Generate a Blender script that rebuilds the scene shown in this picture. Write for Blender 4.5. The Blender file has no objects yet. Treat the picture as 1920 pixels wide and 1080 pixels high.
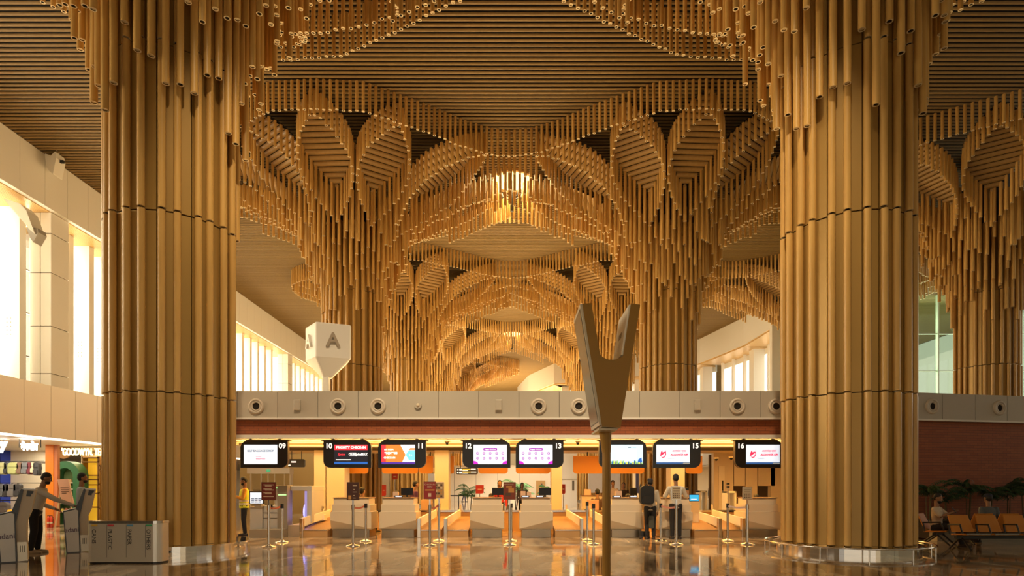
import bpy, bmesh, math, random
import numpy as np
from mathutils import Vector, Matrix

# ------------------------------------------------------------------ camera, world, light, exposure
SC = bpy.context.scene
COL = SC.collection
FPX, EYE, HY = 1118.0, 1.45, 914.0          # focal length in pixels, eye height, horizon row (1920x1080)
cam_d = bpy.data.cameras.new('camera'); cam = bpy.data.objects.new('camera', cam_d); COL.objects.link(cam)
cam.location = (0, 0, EYE); cam.rotation_euler = (math.pi/2, 0, 0)
cam_d.sensor_width = 36; cam_d.lens = FPX*36/1920; cam_d.shift_y = (HY-540)/1920
cam_d.clip_end = 400; cam_d.clip_start = .1
SC.camera = cam
SC.view_settings.view_transform = 'Standard'; SC.view_settings.look = 'None'
SC.view_settings.gamma = 1; SC.view_settings.use_curve_mapping = False
SC.view_settings.exposure = 0.0

W = bpy.data.worlds.new('sky'); SC.world = W; W.use_nodes = True
_bg = W.node_tree.nodes['Background']
_bg.inputs[0].default_value = (1.0, .93, .80, 1); _bg.inputs[1].default_value = .6

def area(name, loc, rot, sx, sy, power, col=(1, .8, .5)):
    d = bpy.data.lights.new(name, 'AREA'); d.shape = 'RECTANGLE'; d.size = sx; d.size_y = sy
    d.energy = power; d.color = col
    o = bpy.data.objects.new(name, d); COL.objects.link(o); o.location = loc; o.rotation_euler = rot
    return o
H = math.pi/2
def spot(loc, target, power, ang, col=(1, .78, .5), rad=.25):
    d = bpy.data.lights.new('fill_spot', 'SPOT'); d.energy = power; d.color = col; d.spot_size = math.radians(ang); d.spot_blend = .8; d.shadow_soft_size = rad
    o = bpy.data.objects.new('fill_spot', d); COL.objects.link(o); o.location = loc
    o.rotation_euler = (Vector(target)-Vector(loc)).to_track_quat('-Z', 'Y').to_euler(); return o
# ceiling spotlights washing the check-in front
for x in (-3.4, 0, 3.4): spot((x, 6.5, 17.4), (x*1.5, 17.6, 1.0), 6500, 40)
spot((-9.8, 22.7, 17.4), (-15.6, 19.8, 4), 9000, 60); spot((-12.5, 25.5, 17.4), (-12.6, 31, 1.5), 5000, 50)  # fill spots added for the gallery parapet and the wall behind the vestibule
# fill spots added to brighten the floor behind the island
for x, y, s_ in ((-5, 36, 38), (4, 36, 38), (-3, 43, 39), (4, 50, 53), (-4, 58, 54), (3, 62, 55)): spot((x*.3, s_, 17.5), (x, y, 0), 16000, 60, (1, .86, .66))
# daylight outside the left gallery glazing
area('daylight_left', (-28.5, 45, 11.5), (0, -H, 0), 9, 100, 52000, (1, .93, .78))
# daylight beyond the glazed end wall and the right gallery
area('daylight_right_rear', (36, 53.5, 11), (-H, 0, 0), 24, 12, 5000, (1, .95, .82))
area('daylight_right', (46.5, 25, 11), (0, H, 0), 10, 48, 1800, (1, .88, .68))
# unseen fill light added behind the camera for the foreground
area('behind_camera_fill', (4, -11.6, 3), (-H, 0, math.pi), 26, 5, 250, (1, .80, .50)).rotation_euler = (H, 0, 0)
# unseen uplights: assumed on the island roof, added over open floor farther back
area('unseen_uplight', (-1, 20.6, 4.42), (math.pi, 0, 0), 20, 3, 900, (1, .68, .30))
for i, (y, p) in enumerate(((36, 2300), (52, 3400), (69, 5600), (86, 9000))):
    area('unseen_uplight', (0, y, 3.6), (math.pi, 0, 0), 22, 4, p, (1, .70, .32))

# ------------------------------------------------------------------ helpers
def P(px, py, Y):
    return Vector(((px-960)*Y/FPX, Y, EYE+(HY-py)*Y/FPX))
def PX(px, Y): return (px-960)*Y/FPX
def PZ(py, Y): return EYE+(HY-py)*Y/FPX

MATS = {}
def mat(name, col=(.5, .5, .5), rough=.5, metal=0., emit=None, es=1., spec=.5, bump=None, var=None, trans=0.):
    """procedural material: base colour with optional noise variation, bump, emission"""
    if name in MATS: return MATS[name]
    m = bpy.data.materials.new(name); m.use_nodes = True
    nt = m.node_tree; b = nt.nodes['Principled BSDF']
    b.inputs['Base Color'].default_value = (*col, 1); b.inputs['Roughness'].default_value = rough
    b.inputs['Metallic'].default_value = metal
    b.inputs['Specular IOR Level'].default_value = spec
    if emit:
        b.inputs['Emission Color'].default_value = (*emit, 1); b.inputs['Emission Strength'].default_value = es
    if var:   # (scale xyz, amount)
        sc, amt = var
        tc = nt.nodes.new('ShaderNodeTexCoord'); mp = nt.nodes.new('ShaderNodeMapping'); mp.inputs['Scale'].default_value = sc
        nz = nt.nodes.new('ShaderNodeTexNoise'); nz.inputs['Scale'].default_value = 1; nz.inputs['Detail'].default_value = 3
        nt.links.new(tc.outputs['Object'], mp.inputs['Vector']); nt.links.new(mp.outputs[0], nz.inputs['Vector'])
        cr = nt.nodes.new('ShaderNodeValToRGB')
        cr.color_ramp.elements[0].position = .3; cr.color_ramp.elements[1].position = .7
        cr.color_ramp.elements[0].color = (*[c*(1-amt) for c in col], 1)
        cr.color_ramp.elements[1].color = (*[min(1, c*(1+amt)) for c in col], 1)
        nt.links.new(nz.outputs['Fac'], cr.inputs['Fac']); nt.links.new(cr.outputs['Color'], b.inputs['Base Color'])
    if bump:
        sc, st = bump
        nz = nt.nodes.new('ShaderNodeTexNoise'); nz.inputs['Scale'].default_value = sc
        bp = nt.nodes.new('ShaderNodeBump'); bp.inputs['Strength'].default_value = st
        nt.links.new(nz.outputs['Fac'], bp.inputs['Height']); nt.links.new(bp.outputs[0], b.inputs['Normal'])
    MATS[name] = m
    return m

def glass_mat(name='clear_glass', tint=(1, 1, 1), gl=.12):
    if name in MATS: return MATS[name]
    m = bpy.data.materials.new(name); m.use_nodes = True; nt = m.node_tree; nt.nodes.clear()
    o = nt.nodes.new('ShaderNodeOutputMaterial'); t = nt.nodes.new('ShaderNodeBsdfTransparent'); g = nt.nodes.new('ShaderNodeBsdfGlossy')
    t.inputs[0].default_value = (*tint, 1); g.inputs['Roughness'].default_value = .03
    mx = nt.nodes.new('ShaderNodeMixShader'); mx.inputs[0].default_value = gl
    nt.links.new(t.outputs[0], mx.inputs[1]); nt.links.new(g.outputs[0], mx.inputs[2]); nt.links.new(mx.outputs[0], o.inputs[0])
    MATS[name] = m; return m

def brick_mat(name, c1, c2, mortar, bw=.26, rh=.075, horizontal=False):
    m = bpy.data.materials.new(name); m.use_nodes = True; nt = m.node_tree; b = nt.nodes['Principled BSDF']
    tc = nt.nodes.new('ShaderNodeTexCoord'); sp = nt.nodes.new('ShaderNodeSeparateXYZ'); cb = nt.nodes.new('ShaderNodeCombineXYZ')
    br = nt.nodes.new('ShaderNodeTexBrick')
    nt.links.new(tc.outputs['Object'], sp.inputs[0]); nt.links.new(sp.outputs[0], cb.inputs[0]); nt.links.new(sp.outputs[2], cb.inputs[1])
    nt.links.new(cb.outputs[0], br.inputs['Vector'])
    br.inputs['Scale'].default_value = 1; br.inputs['Brick Width'].default_value = bw; br.inputs['Row Height'].default_value = rh
    br.inputs['Mortar Size'].default_value = .006; br.inputs['Color1'].default_value = (*c1, 1); br.inputs['Color2'].default_value = (*c2, 1)
    br.inputs['Mortar'].default_value = (*mortar, 1); b.inputs['Roughness'].default_value = .6
    bp = nt.nodes.new('ShaderNodeBump'); bp.inputs['Strength'].default_value = .4; bp.inputs['Distance'].default_value = .01; bp.invert = True
    nt.links.new(br.outputs['Fac'], bp.inputs['Height']); nt.links.new(bp.outputs[0], b.inputs['Normal'])
    nt.links.new(br.outputs['Color'], b.inputs['Base Color'])
    return m

def marble_mat():
    m = bpy.data.materials.new('polished_marble'); m.use_nodes = True; nt = m.node_tree; b = nt.nodes['Principled BSDF']
    L = nt.links.new
    tc = nt.nodes.new('ShaderNodeTexCoord'); mp = nt.nodes.new('ShaderNodeMapping'); mp.inputs['Scale'].default_value = (.9, .35, 1); mp.inputs['Rotation'].default_value = (0, 0, .35)
    L(tc.outputs['Object'], mp.inputs[0])
    n1 = nt.nodes.new('ShaderNodeTexNoise'); n1.inputs['Scale'].default_value = 1.3; n1.inputs['Detail'].default_value = 9; n1.inputs['Distortion'].default_value = 1.6
    L(mp.outputs[0], n1.inputs['Vector'])
    cr = nt.nodes.new('ShaderNodeValToRGB'); e = cr.color_ramp.elements
    e[0].position = .34; e[0].color = (.17, .11, .06, 1); e[1].position = .66; e[1].color = (.76, .62, .45, 1)
    k = e.new(.5); k.color = (.48, .36, .225, 1)
    L(n1.outputs['Fac'], cr.inputs['Fac'])
    br = nt.nodes.new('ShaderNodeTexBrick'); br.inputs['Scale'].default_value = 1; br.inputs['Brick Width'].default_value = 1.2; br.inputs['Row Height'].default_value = 1.2
    br.offset = 0; br.inputs['Mortar Size'].default_value = .004
    br.inputs['Color1'].default_value = (1, 1, 1, 1); br.inputs['Color2'].default_value = (.82, .82, .82, 1); br.inputs['Mortar'].default_value = (.35, .3, .25, 1)
    L(tc.outputs['Object'], br.inputs['Vector'])
    mx = nt.nodes.new('ShaderNodeMix'); mx.data_type = 'RGBA'; mx.blend_type = 'MULTIPLY'; mx.inputs['Factor'].default_value = 1
    L(cr.outputs['Color'], mx.inputs['A']); L(br.outputs['Color'], mx.inputs['B']); L(mx.outputs['Result'], b.inputs['Base Color'])
    b.inputs['Roughness'].default_value = .06; b.inputs['Specular IOR Level'].default_value = .9; b.inputs['IOR'].default_value = 1.65
    return m

def bamboo_mat(name, c, rough=.42, amt=.22):
    """bamboo-look tube: streaks along the tube and a tone of its own for every tube"""
    m = bpy.data.materials.new(name); m.use_nodes = True; nt = m.node_tree; b = nt.nodes['Principled BSDF']; L = nt.links.new
    tc = nt.nodes.new('ShaderNodeTexCoord'); mp = nt.nodes.new('ShaderNodeMapping'); mp.inputs['Scale'].default_value = (9, 9, .5)
    n = nt.nodes.new('ShaderNodeTexNoise'); n.inputs['Scale'].default_value = 1; n.inputs['Detail'].default_value = 4
    L(tc.outputs['Object'], mp.inputs[0]); L(mp.outputs[0], n.inputs['Vector'])
    g = nt.nodes.new('ShaderNodeNewGeometry')
    a = nt.nodes.new('ShaderNodeMath'); a.operation = 'MULTIPLY_ADD'; a.inputs[1].default_value = .45
    L(g.outputs['Random Per Island'], a.inputs[0]); L(n.outputs['Fac'], a.inputs[2])
    cr = nt.nodes.new('ShaderNodeValToRGB'); e = cr.color_ramp.elements
    e[0].position = .35; e[0].color = (c[0]*(1-amt), c[1]*(1-amt*1.25), c[2]*(1-amt*1.5), 1)
    e[1].position = 1.; e[1].color = (min(1, c[0]*(1+amt)), c[1]*(1+amt*1.1), c[2]*(1+amt*1.3), 1)
    L(a.outputs[0], cr.inputs['Fac']); L(cr.outputs['Color'], b.inputs['Base Color'])
    b.inputs['Roughness'].default_value = rough
    return m

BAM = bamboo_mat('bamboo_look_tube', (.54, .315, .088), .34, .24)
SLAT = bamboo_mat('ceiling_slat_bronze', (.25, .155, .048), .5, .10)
PANEL = mat('bronze_gold_panel', (.40, .235, .06), .38, .35, var=((1.2, 1.2, .3), .08))
CUT = mat('pale_cut_end', (.92, .76, .48), .7)
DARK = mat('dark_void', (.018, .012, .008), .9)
STEEL = mat('brushed_steel', (.62, .58, .52), .18, 1., var=((30, 30, .6), .06))
CHROME = mat('polished_steel', (.75, .72, .68), .07, 1.)
BLACK = mat('black_plastic', (.012, .011, .012), .35)
WHITE = mat('white_panel', (.82, .78, .70), .4)
CREAM = mat('cream_panel', (.70, .58, .42), .38)
GAPM = mat('dark_joint', (.12, .09, .06), .8)
WOODB = mat('walnut_top', (.20, .09, .035), .35)
ORANGE = mat('orange_board', (.85, .33, .02), .4)

class MB:
    """collects shapes into one mesh; each shape takes a material slot"""
    def __init__(s): s.v = []; s.f = []; s.m = []; s.sm = []; s.mats = []
    def slot(s, m):
        if m not in s.mats: s.mats.append(m)
        return s.mats.index(m)
    def add(s, vs, fs, m, smooth=False):
        o = len(s.v); s.v.extend([tuple(v) for v in vs]); k = s.slot(m)
        for f in fs: s.f.append(tuple(i+o for i in f)); s.m.append(k); s.sm.append(smooth)
        return s
    def box(s, x0, x1, y0, y1, z0, z1, m, rz=0., c=None):
        vs = [(x, y, z) for x in (x0, x1) for y in (y0, y1) for z in (z0, z1)]
        if rz:
            c = c or ((x0+x1)/2, (y0+y1)/2); ca, sa = math.cos(rz), math.sin(rz)
            vs = [(c[0]+(x-c[0])*ca-(y-c[1])*sa, c[1]+(x-c[0])*sa+(y-c[1])*ca, z) for x, y, z in vs]
        return s.add(vs, [(0, 1, 3, 2), (4, 6, 7, 5), (0, 4, 5, 1), (2, 3, 7, 6), (0, 2, 6, 4), (1, 5, 7, 3)], m)
    def rod(s, a, b, r, m, r2=None, n=10, caps=True, smooth=True):
        a = Vector(a); b = Vector(b); d = (b-a); L = d.length
        if L < 1e-6: return s
        q = d.to_track_quat('Z', 'Y'); r2 = r if r2 is None else r2
        vs = []
        for k, (p, rr) in enumerate(((a, r), (b, r2))):
            for i in range(n):
                t = 2*math.pi*i/n; vs.append(p+q @ Vector((rr*math.cos(t), rr*math.sin(t), 0)))
        s.add(vs, [(i, (i+1) % n, n+(i+1) % n, n+i) for i in range(n)], m, smooth)
        if caps: s.add(vs, [tuple(range(n))[::-1], tuple(range(n, 2*n))], m)
        return s
    def path(s, pts, r, m, n=8):
        for a, b in zip(pts, pts[1:]): s.rod(a, b, r, m, n=n)
        for p in pts[1:-1]: s.ball(p, (r, r, r), m, 6, 8)
        return s
    def ball(s, c, r, m, nu=8, nv=12):
        vs = []; fs = []
        for i in range(nu+1):
            a = math.pi*i/nu
            for j in range(nv):
                t = 2*math.pi*j/nv
                vs.append((c[0]+r[0]*math.sin(a)*math.cos(t), c[1]+r[1]*math.sin(a)*math.sin(t), c[2]+r[2]*math.cos(a)))
        for i in range(nu):
            for j in range(nv):
                fs.append((i*nv+j, (i+1)*nv+j, (i+1)*nv+(j+1) % nv, i*nv+(j+1) % nv))
        return s.add(vs, fs, m, True)
    def lathe(s, prof, c, m, n=48, smooth=False):
        vs = []; k = len(prof)
        for i in range(n):
            t = 2*math.pi*i/n
            for r, z in prof: vs.append((c[0]+r*math.cos(t), c[1]+r*math.sin(t), c[2]+z))
        fs = []
        for i in range(n):
            j = (i+1) % n
            for q in range(k-1): fs.append((i*k+q, j*k+q, j*k+q+1, i*k+q+1))
        return s.add(vs, fs, m, smooth)
    def prism_xz(s, poly, y0, y1, m, msides=None):
        """polygon in x,z extruded along y"""
        n = len(poly); vs = [(x, y0, z) for x, z in poly]+[(x, y1, z) for x, z in poly]
        s.add(vs, [tuple(range(n)), tuple(range(n, 2*n))[::-1]], m)
        return s.add(vs, [(i, i+n, (i+1) % n+n, (i+1) % n) for i in range(n)], msides or m)
    def prism_xy(s, poly, z0, z1, m, msides=None):
        n = len(poly); vs = [(x, y, z0) for x, y in poly]+[(x, y, z1) for x, y in poly]
        s.add(vs, [tuple(range(n))[::-1], tuple(range(n, 2*n))], m)
        return s.add(vs, [(i, (i+1) % n, (i+1) % n+n, i+n) for i in range(n)], msides or m)
    def torus(s, c, R, r, m, n=64, k=8):
        vs = []; fs = []
        for i in range(n):
            t = 2*math.pi*i/n
            for j in range(k):
                a = 2*math.pi*j/k; q = R+r*math.cos(a)
                vs.append((c[0]+q*math.cos(t), c[1]+q*math.sin(t), c[2]+r*math.sin(a)))
        for i in range(n):
            for j in range(k):
                fs.append((i*k+j, ((i+1) % n)*k+j, ((i+1) % n)*k+(j+1) % k, i*k+(j+1) % k))
        return s.add(vs, fs, m, True)
    def build(s, name, parent=None, loc=None, bevel=0., rz=0.):
        me = bpy.data.meshes.new(name); me.from_pydata(s.v, [], s.f)
        for m in s.mats: me.materials.append(m)
        me.polygons.foreach_set('material_index', s.m); me.polygons.foreach_set('use_smooth', s.sm)
        bm = bmesh.new(); bm.from_mesh(me); bmesh.ops.recalc_face_normals(bm, faces=bm.faces) if len(s.f) < 20000 else None
        bm.to_mesh(me); bm.free(); me.update()
        o = bpy.data.objects.new(name, me); COL.objects.link(o)
        if parent: o.parent = parent
        if loc is not None: o.location = loc
        if rz: o.rotation_euler = (0, 0, rz)
        if bevel:
            b = o.modifiers.new('bevel', 'BEVEL'); b.width = bevel; b.segments = 2; b.limit_method = 'ANGLE'
        return o

def tag(o, label=None, cat=None, group=None, kind=None):
    if label: o['label'] = label
    if cat: o['category'] = cat
    if group: o['group'] = group
    if kind: o['kind'] = kind
    return o
def thing(name, label, cat, loc=(0, 0, 0), rz=0., group=None):
    o = bpy.data.objects.new(name, None); COL.objects.link(o); o.location = loc; o.rotation_euler = (0, 0, rz)
    o.empty_display_size = .2
    return tag(o, label, cat, group)
def struct(o): o['kind'] = 'structure'; return o
KIDS = {}
def copy_tree(o, loc=None, rz=None, label=None, group=None, parent=None, sx=None):
    c = o.copy(); COL.objects.link(c)
    if parent: c.parent = parent
    if loc is not None: c.location = loc
    if rz is not None: c.rotation_euler = (0, 0, rz)
    if sx: c.scale = (sx, 1, 1)
    if label: c['label'] = label
    if group: c['group'] = group
    for ch in [k for k in bpy.data.objects if k.parent == o]: copy_tree(ch, parent=c)
    return c

def text(name, body, loc, h, m, parent=None, rot=(H, 0, 0), align='CENTER', ex=.002, bold=0., shear=0., sx=1.):
    """lettering as a mesh, h = capital height in metres"""
    cu = bpy.data.curves.new(name, 'FONT'); cu.body = body; cu.size = h*1.42; cu.extrude = ex; cu.align_x = align; cu.align_y = 'CENTER'
    cu.offset = bold; cu.shear = shear
    t = bpy.data.objects.new(name, cu); COL.objects.link(t)
    dg = bpy.context.evaluated_depsgraph_get()
    me = bpy.data.meshes.new_from_object(t.evaluated_get(dg))
    bpy.data.objects.remove(t); me.materials.clear(); me.materials.append(m)
    o = bpy.data.objects.new(name, me); COL.objects.link(o); o.location = loc; o.rotation_euler = rot; o.scale = (sx, 1, 1)
    if parent: o.parent = parent
    return o
def rrect(x0, x1, z0, z1, r, corners='all', n=6):
    """rounded rectangle outline; corners = subset of 'bl br tr tl'"""
    pts = []
    for nm, cx, cz, a0 in (('bl', x0, z0, math.pi), ('br', x1, z0, 1.5*math.pi), ('tr', x1, z1, 0), ('tl', x0, z1, .5*math.pi)):
        if corners == 'all' or nm in corners:
            ox = cx+(r if cx == x0 else -r); oz = cz+(r if cz == z0 else -r)
            for i in range(n+1):
                a = a0+.5*math.pi*i/n; pts.append((ox+r*math.cos(a), oz+r*math.sin(a)))
        else: pts.append((cx, cz))
    return pts
# ------------------------------------------------------------------ floor, ceiling
S = 15.95; ZROW = [14.02+S*i for i in range(6)]; HC = 17.95
f = MB(); f.box(-34, 48, -12, 112, -.3, 0, marble_mat()); struct(f.build('floor'))
def half_slats(x0, x1, ys, z, r, m, n=6):
    vs = []; fs = []
    for y in ys:
        o = len(vs)
        for x in (x0, x1):
            for i in range(n+1):
                a = math.pi+math.pi*i/n; vs.append((x, y+r*math.cos(a), z+r+r*math.sin(a)))
        fs += [(o+i, o+i+1, o+n+2+i, o+n+1+i) for i in range(n)]
    return vs, fs
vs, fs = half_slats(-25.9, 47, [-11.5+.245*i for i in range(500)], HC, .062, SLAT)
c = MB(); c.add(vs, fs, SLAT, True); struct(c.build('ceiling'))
c = MB(); c.box(-34, 48, -12, 112, HC+.32, HC+.6, DARK); struct(c.build('ceiling'))

# ------------------------------------------------------------------ left gallery: balcony parapet, window wall, beam
WP = mat('white_cladding', (.82, .79, .72), .45)
CLAD = mat('warm_cladding', (.74, .63, .47), .36)
c = MB()
y = -11.
while y < 60:
    c.box(-15.62, -15.3, y, y+1.085, 3.1, 4.83, CLAD); y += 1.1
c.box(-15.6, -15.34, -11, 60, 3.12, 4.80, GAPM)
struct(c.build('wall_left'))
c = MB(); c.box(-25.9, -15.34, -11.9, 60, 3.02, 3.1, mat('shop_soffit_white', (.8, .74, .64), .5)); c.box(-25.9, -15.62, -11.9, 60, 4.55, 4.75, CREAM); struct(c.build('ceiling'))
c = MB(); c.box(-15.75, -15.30, -11, 60, 3.035, 3.098, mat('strip_light', (1, 1, 1), .5, emit=(1, .9, .74), es=2.6)); struct(c.build('trim_1'))
# fascia beam under the ceiling and its slatted soffit
c = MB(); y = -11.
while y < 100:
    c.box(-23.45, -23.1, y, y+1.48, 15.4, HC-.02, WP); y += 1.5
c.box(-23.4, -23.14, -11, 100, 15.42, HC+.2, GAPM)
struct(c.build('wall_left'))
SOF = mat('soffit_boards', (.66, .42, .16), .35, .2)
c = MB(); x = -26.0
while x < -23.4: c.box(x, x+.10, -11, 100, 15.36, 15.44, SOF); x += .115
c.box(-26, -23.42, -11, 100, 15.44, 15.6, DARK); struct(c.build('trim_2'))
# window wall: sill band, fins, glazing bars and panes
c = MB(); c.box(-26.2, -25.6, -11.9, 100, -.1, 6.3, WP); c.box(-26.2, -25.6, -11.9, 100, 15.6, HC+.3, WP)
struct(c.build('wall_left'))
GL = glass_mat('hazy_daylight_glass', (.98, .94, .86), .18)
fins = [i*1.62-9.2 for i in range(67)]
piers = [30.75-S/2*2+S*i for i in range(-1, 6)]
c = MB()
for y in fins:
    if min(abs(y-p) for p in piers) < .9: continue
    c.box(-25.6, -24.35, y-.20, y+.20, 4.75, 15.36, WP)
    for k in range(5):
        for q in (-.09, .09): c.box(-24.9+q, -24.86+q, y-.205, y-.199, 9.0+.2*k, 9.05+.2*k, GAPM)
struct(c.build('trim_3'))
FR = mat('dark_bronze_frame', (.06, .045, .03), .4, .6)
for k, y in enumerate(fins[:-1]):
    y1 = y+1.62
    c = MB(); c.box(-25.86, -25.84, y, y1, 6.3, 15.6, GL)
    for z in (6.3, 8.4, 10.7, 13.0, 15.5): c.box(-25.9, -25.78, y, y1, z, z+.06, FR)
    c.box(-25.9, -25.78, y+.18, y+.24, 6.3, 15.6, FR); c.box(-25.9, -25.78, y1-.24, y1-.18, 6.3, 15.6, FR)
    struct(c.build('window_%d' % (k+1)))
for p in piers:
    c = MB()
    for z0, z1 in ((4.75, 7.2), (7.23, 9.6), (9.63, 12.3), (12.33, 14.3), (14.33, 15.36)):
        c.box(-24.4, -23.86, p-.6, p+.6, z0, z1, WP); c.box(-23.84, -23.3, p-.6, p+.6, z0, z1, WP)
    c.box(-24.38, -23.33, p-.57, p+.57, 4.7, 15.36, GAPM)
    o = c.build('cladded_pier', bevel=.02)
    tag(o, None); o['kind'] = 'structure'

# ------------------------------------------------------------------ right and far walls
pl = [(22.5, 51), (22.5, 58), (20.9, 66.3), (16, 74), (5.6, 79.5), (2.4, 88), (.9, 98)]
c = MB()
def strip(c, pl, off, z0, z1, m, th=.3):
    for (xa, ya), (xb, yb) in zip(pl, pl[1:]):
        d = Vector((xb-xa, yb-ya, 0)).normalized(); n = Vector((d.y, -d.x, 0))
        a = Vector((xa, ya, 0))+n*off; b = Vector((xb, yb, 0))+n*off; e = n*th
        q = [a, b, b+e, a+e]
        c.prism_xy([(v.x, v.y) for v in q], z0, z1, m)
strip(c, pl, 0, 15.3, HC+.2, WP); struct(c.build('wall_right'))
c = MB(); strip(c, pl, .1, 15.15, 15.32, SOF, 2.6); struct(c.build('trim_4'))
c = MB(); strip(c, pl, 2.6, 0, 5.6, WP, .3); strip(c, pl, 2.6, 14.6, 15.4, WP, .3)
struct(c.build('wall_right'))
c = MB(); strip(c, pl, 2.7, 5.6, 14.7, mat('bright_frosted_glazing', (.9, .9, .9), .5, emit=(1, .90, .70), es=1.25), .05); struct(c.build('window_90'))
c = MB()
for (xa, ya), (xb, yb) in zip(pl, pl[1:]):
    d = Vector((xb-xa, yb-ya, 0)); n = Vector((d.y, -d.x, 0)).normalized(); L = d.length; k = max(1, int(L/1.7))
    for i in range(k):
        p = Vector((xa, ya, 0))+d*(i+.5)/k+n*2.15
        w = .55 if i == 0 else .13
        c.box(p.x-w, p.x+w, p.y-w, p.y+w, 4, 15.3, WP)
struct(c.build('trim_5'))
# end wall with tall greenish glazing beyond the right hand columns
c = MB(); c.box(22.2, 48, 51, 51.4, 0, 5.0, WP); c.box(22.2, 23.2, 50.9, 51.4, 0, HC+.3, WP)
struct(c.build('wall_back'))
GG = glass_mat('green_tinted_glass', (.80, .93, .80), .10)
k = 91
for i in range(13):
    x0 = 23.2+1.9*i
    c = MB(); c.box(x0, x0+1.9, 51.2, 51.22, 5, HC+.1, GG)
    for z in (5, 8.2, 11.4, 14.6): c.box(x0, x0+1.9, 51.12, 51.26, z, z+.07, mat('pale_frame', (.55, .6, .5), .4))
    c.box(x0-.05, x0+.05, 51.0, 51.3, 5, HC+.1, MATS['pale_frame'])
    struct(c.build('window_%d' % k)); k += 1
c = MB(); c.box(-34, 48, -12.3, -12, 5, HC+.6, WP); c.box(-34, -12, -12.3, -12, 0, 5, WP); c.box(14, 48, -12.3, -12, 0, 5, WP); struct(c.build('wall_front'))
c = MB(); c.box(-26, 6, 110, 110.4, 0, HC+.3, WP); struct(c.build('wall_back'))
c = MB(); c.box(47.5, 47.9, -12, 51, 0, 6, WP); c.box(47.5, 47.9, -12, 51, 15.5, HC+.3, WP)
for i in range(20): c.box(47.4, 47.9, -12+3.3*i, -11.7+3.3*i, 6, 15.5, WP)
struct(c.build('wall_right'))

# ------------------------------------------------------------------ bamboo columns with flared canopies
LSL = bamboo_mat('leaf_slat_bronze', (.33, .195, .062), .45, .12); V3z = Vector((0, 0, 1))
UF = [0, 1.9, 4.3, 5.8, 7, 8]; VF = [5.9, 5.75, 4.3, 3.2, 2.6, 2.4]
UR = [0, 2, 4.3, 5.8, 7, 8]; VR = [7, 6.8, 5.6, 4.7, 4.1, 4.0]
END = 8.9
def edge(u, left_end, right_end, front):
    v = float(np.interp(abs(u), UF if front else UR, VF if front else VR))
    if (u < 0 and left_end) or (u > 0 and right_end):
        v *= math.sqrt(max(0, 1-(abs(u)/END)**5)); 
    return v
RB = [1.4, 1.7, 2.05, 2.5, 2.8, 3.5, 4.5, 6, 8, 10]; HB = [9.7, 10.9, 12.1, 13.0, 13.6, 14.3, 14.9, 15.7, 16.5, 16.7]
def B(r): return float(np.interp(r, RB, HB))
def resample(pts, step, closed=False):
    pts = [Vector((p[0], p[1], 0)) for p in pts]
    if closed: pts.append(pts[0])
    out = []; acc = 0.
    for a, b in zip(pts, pts[1:]):
        L = (b-a).length; t = acc
        while t < L: out.append(a+(b-a)*(t/L)); t += step
        acc = t-L
    return out
LEAVES = [18, 54, 90, 126, 162, -18, -54, -90, -126, -162]
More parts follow.
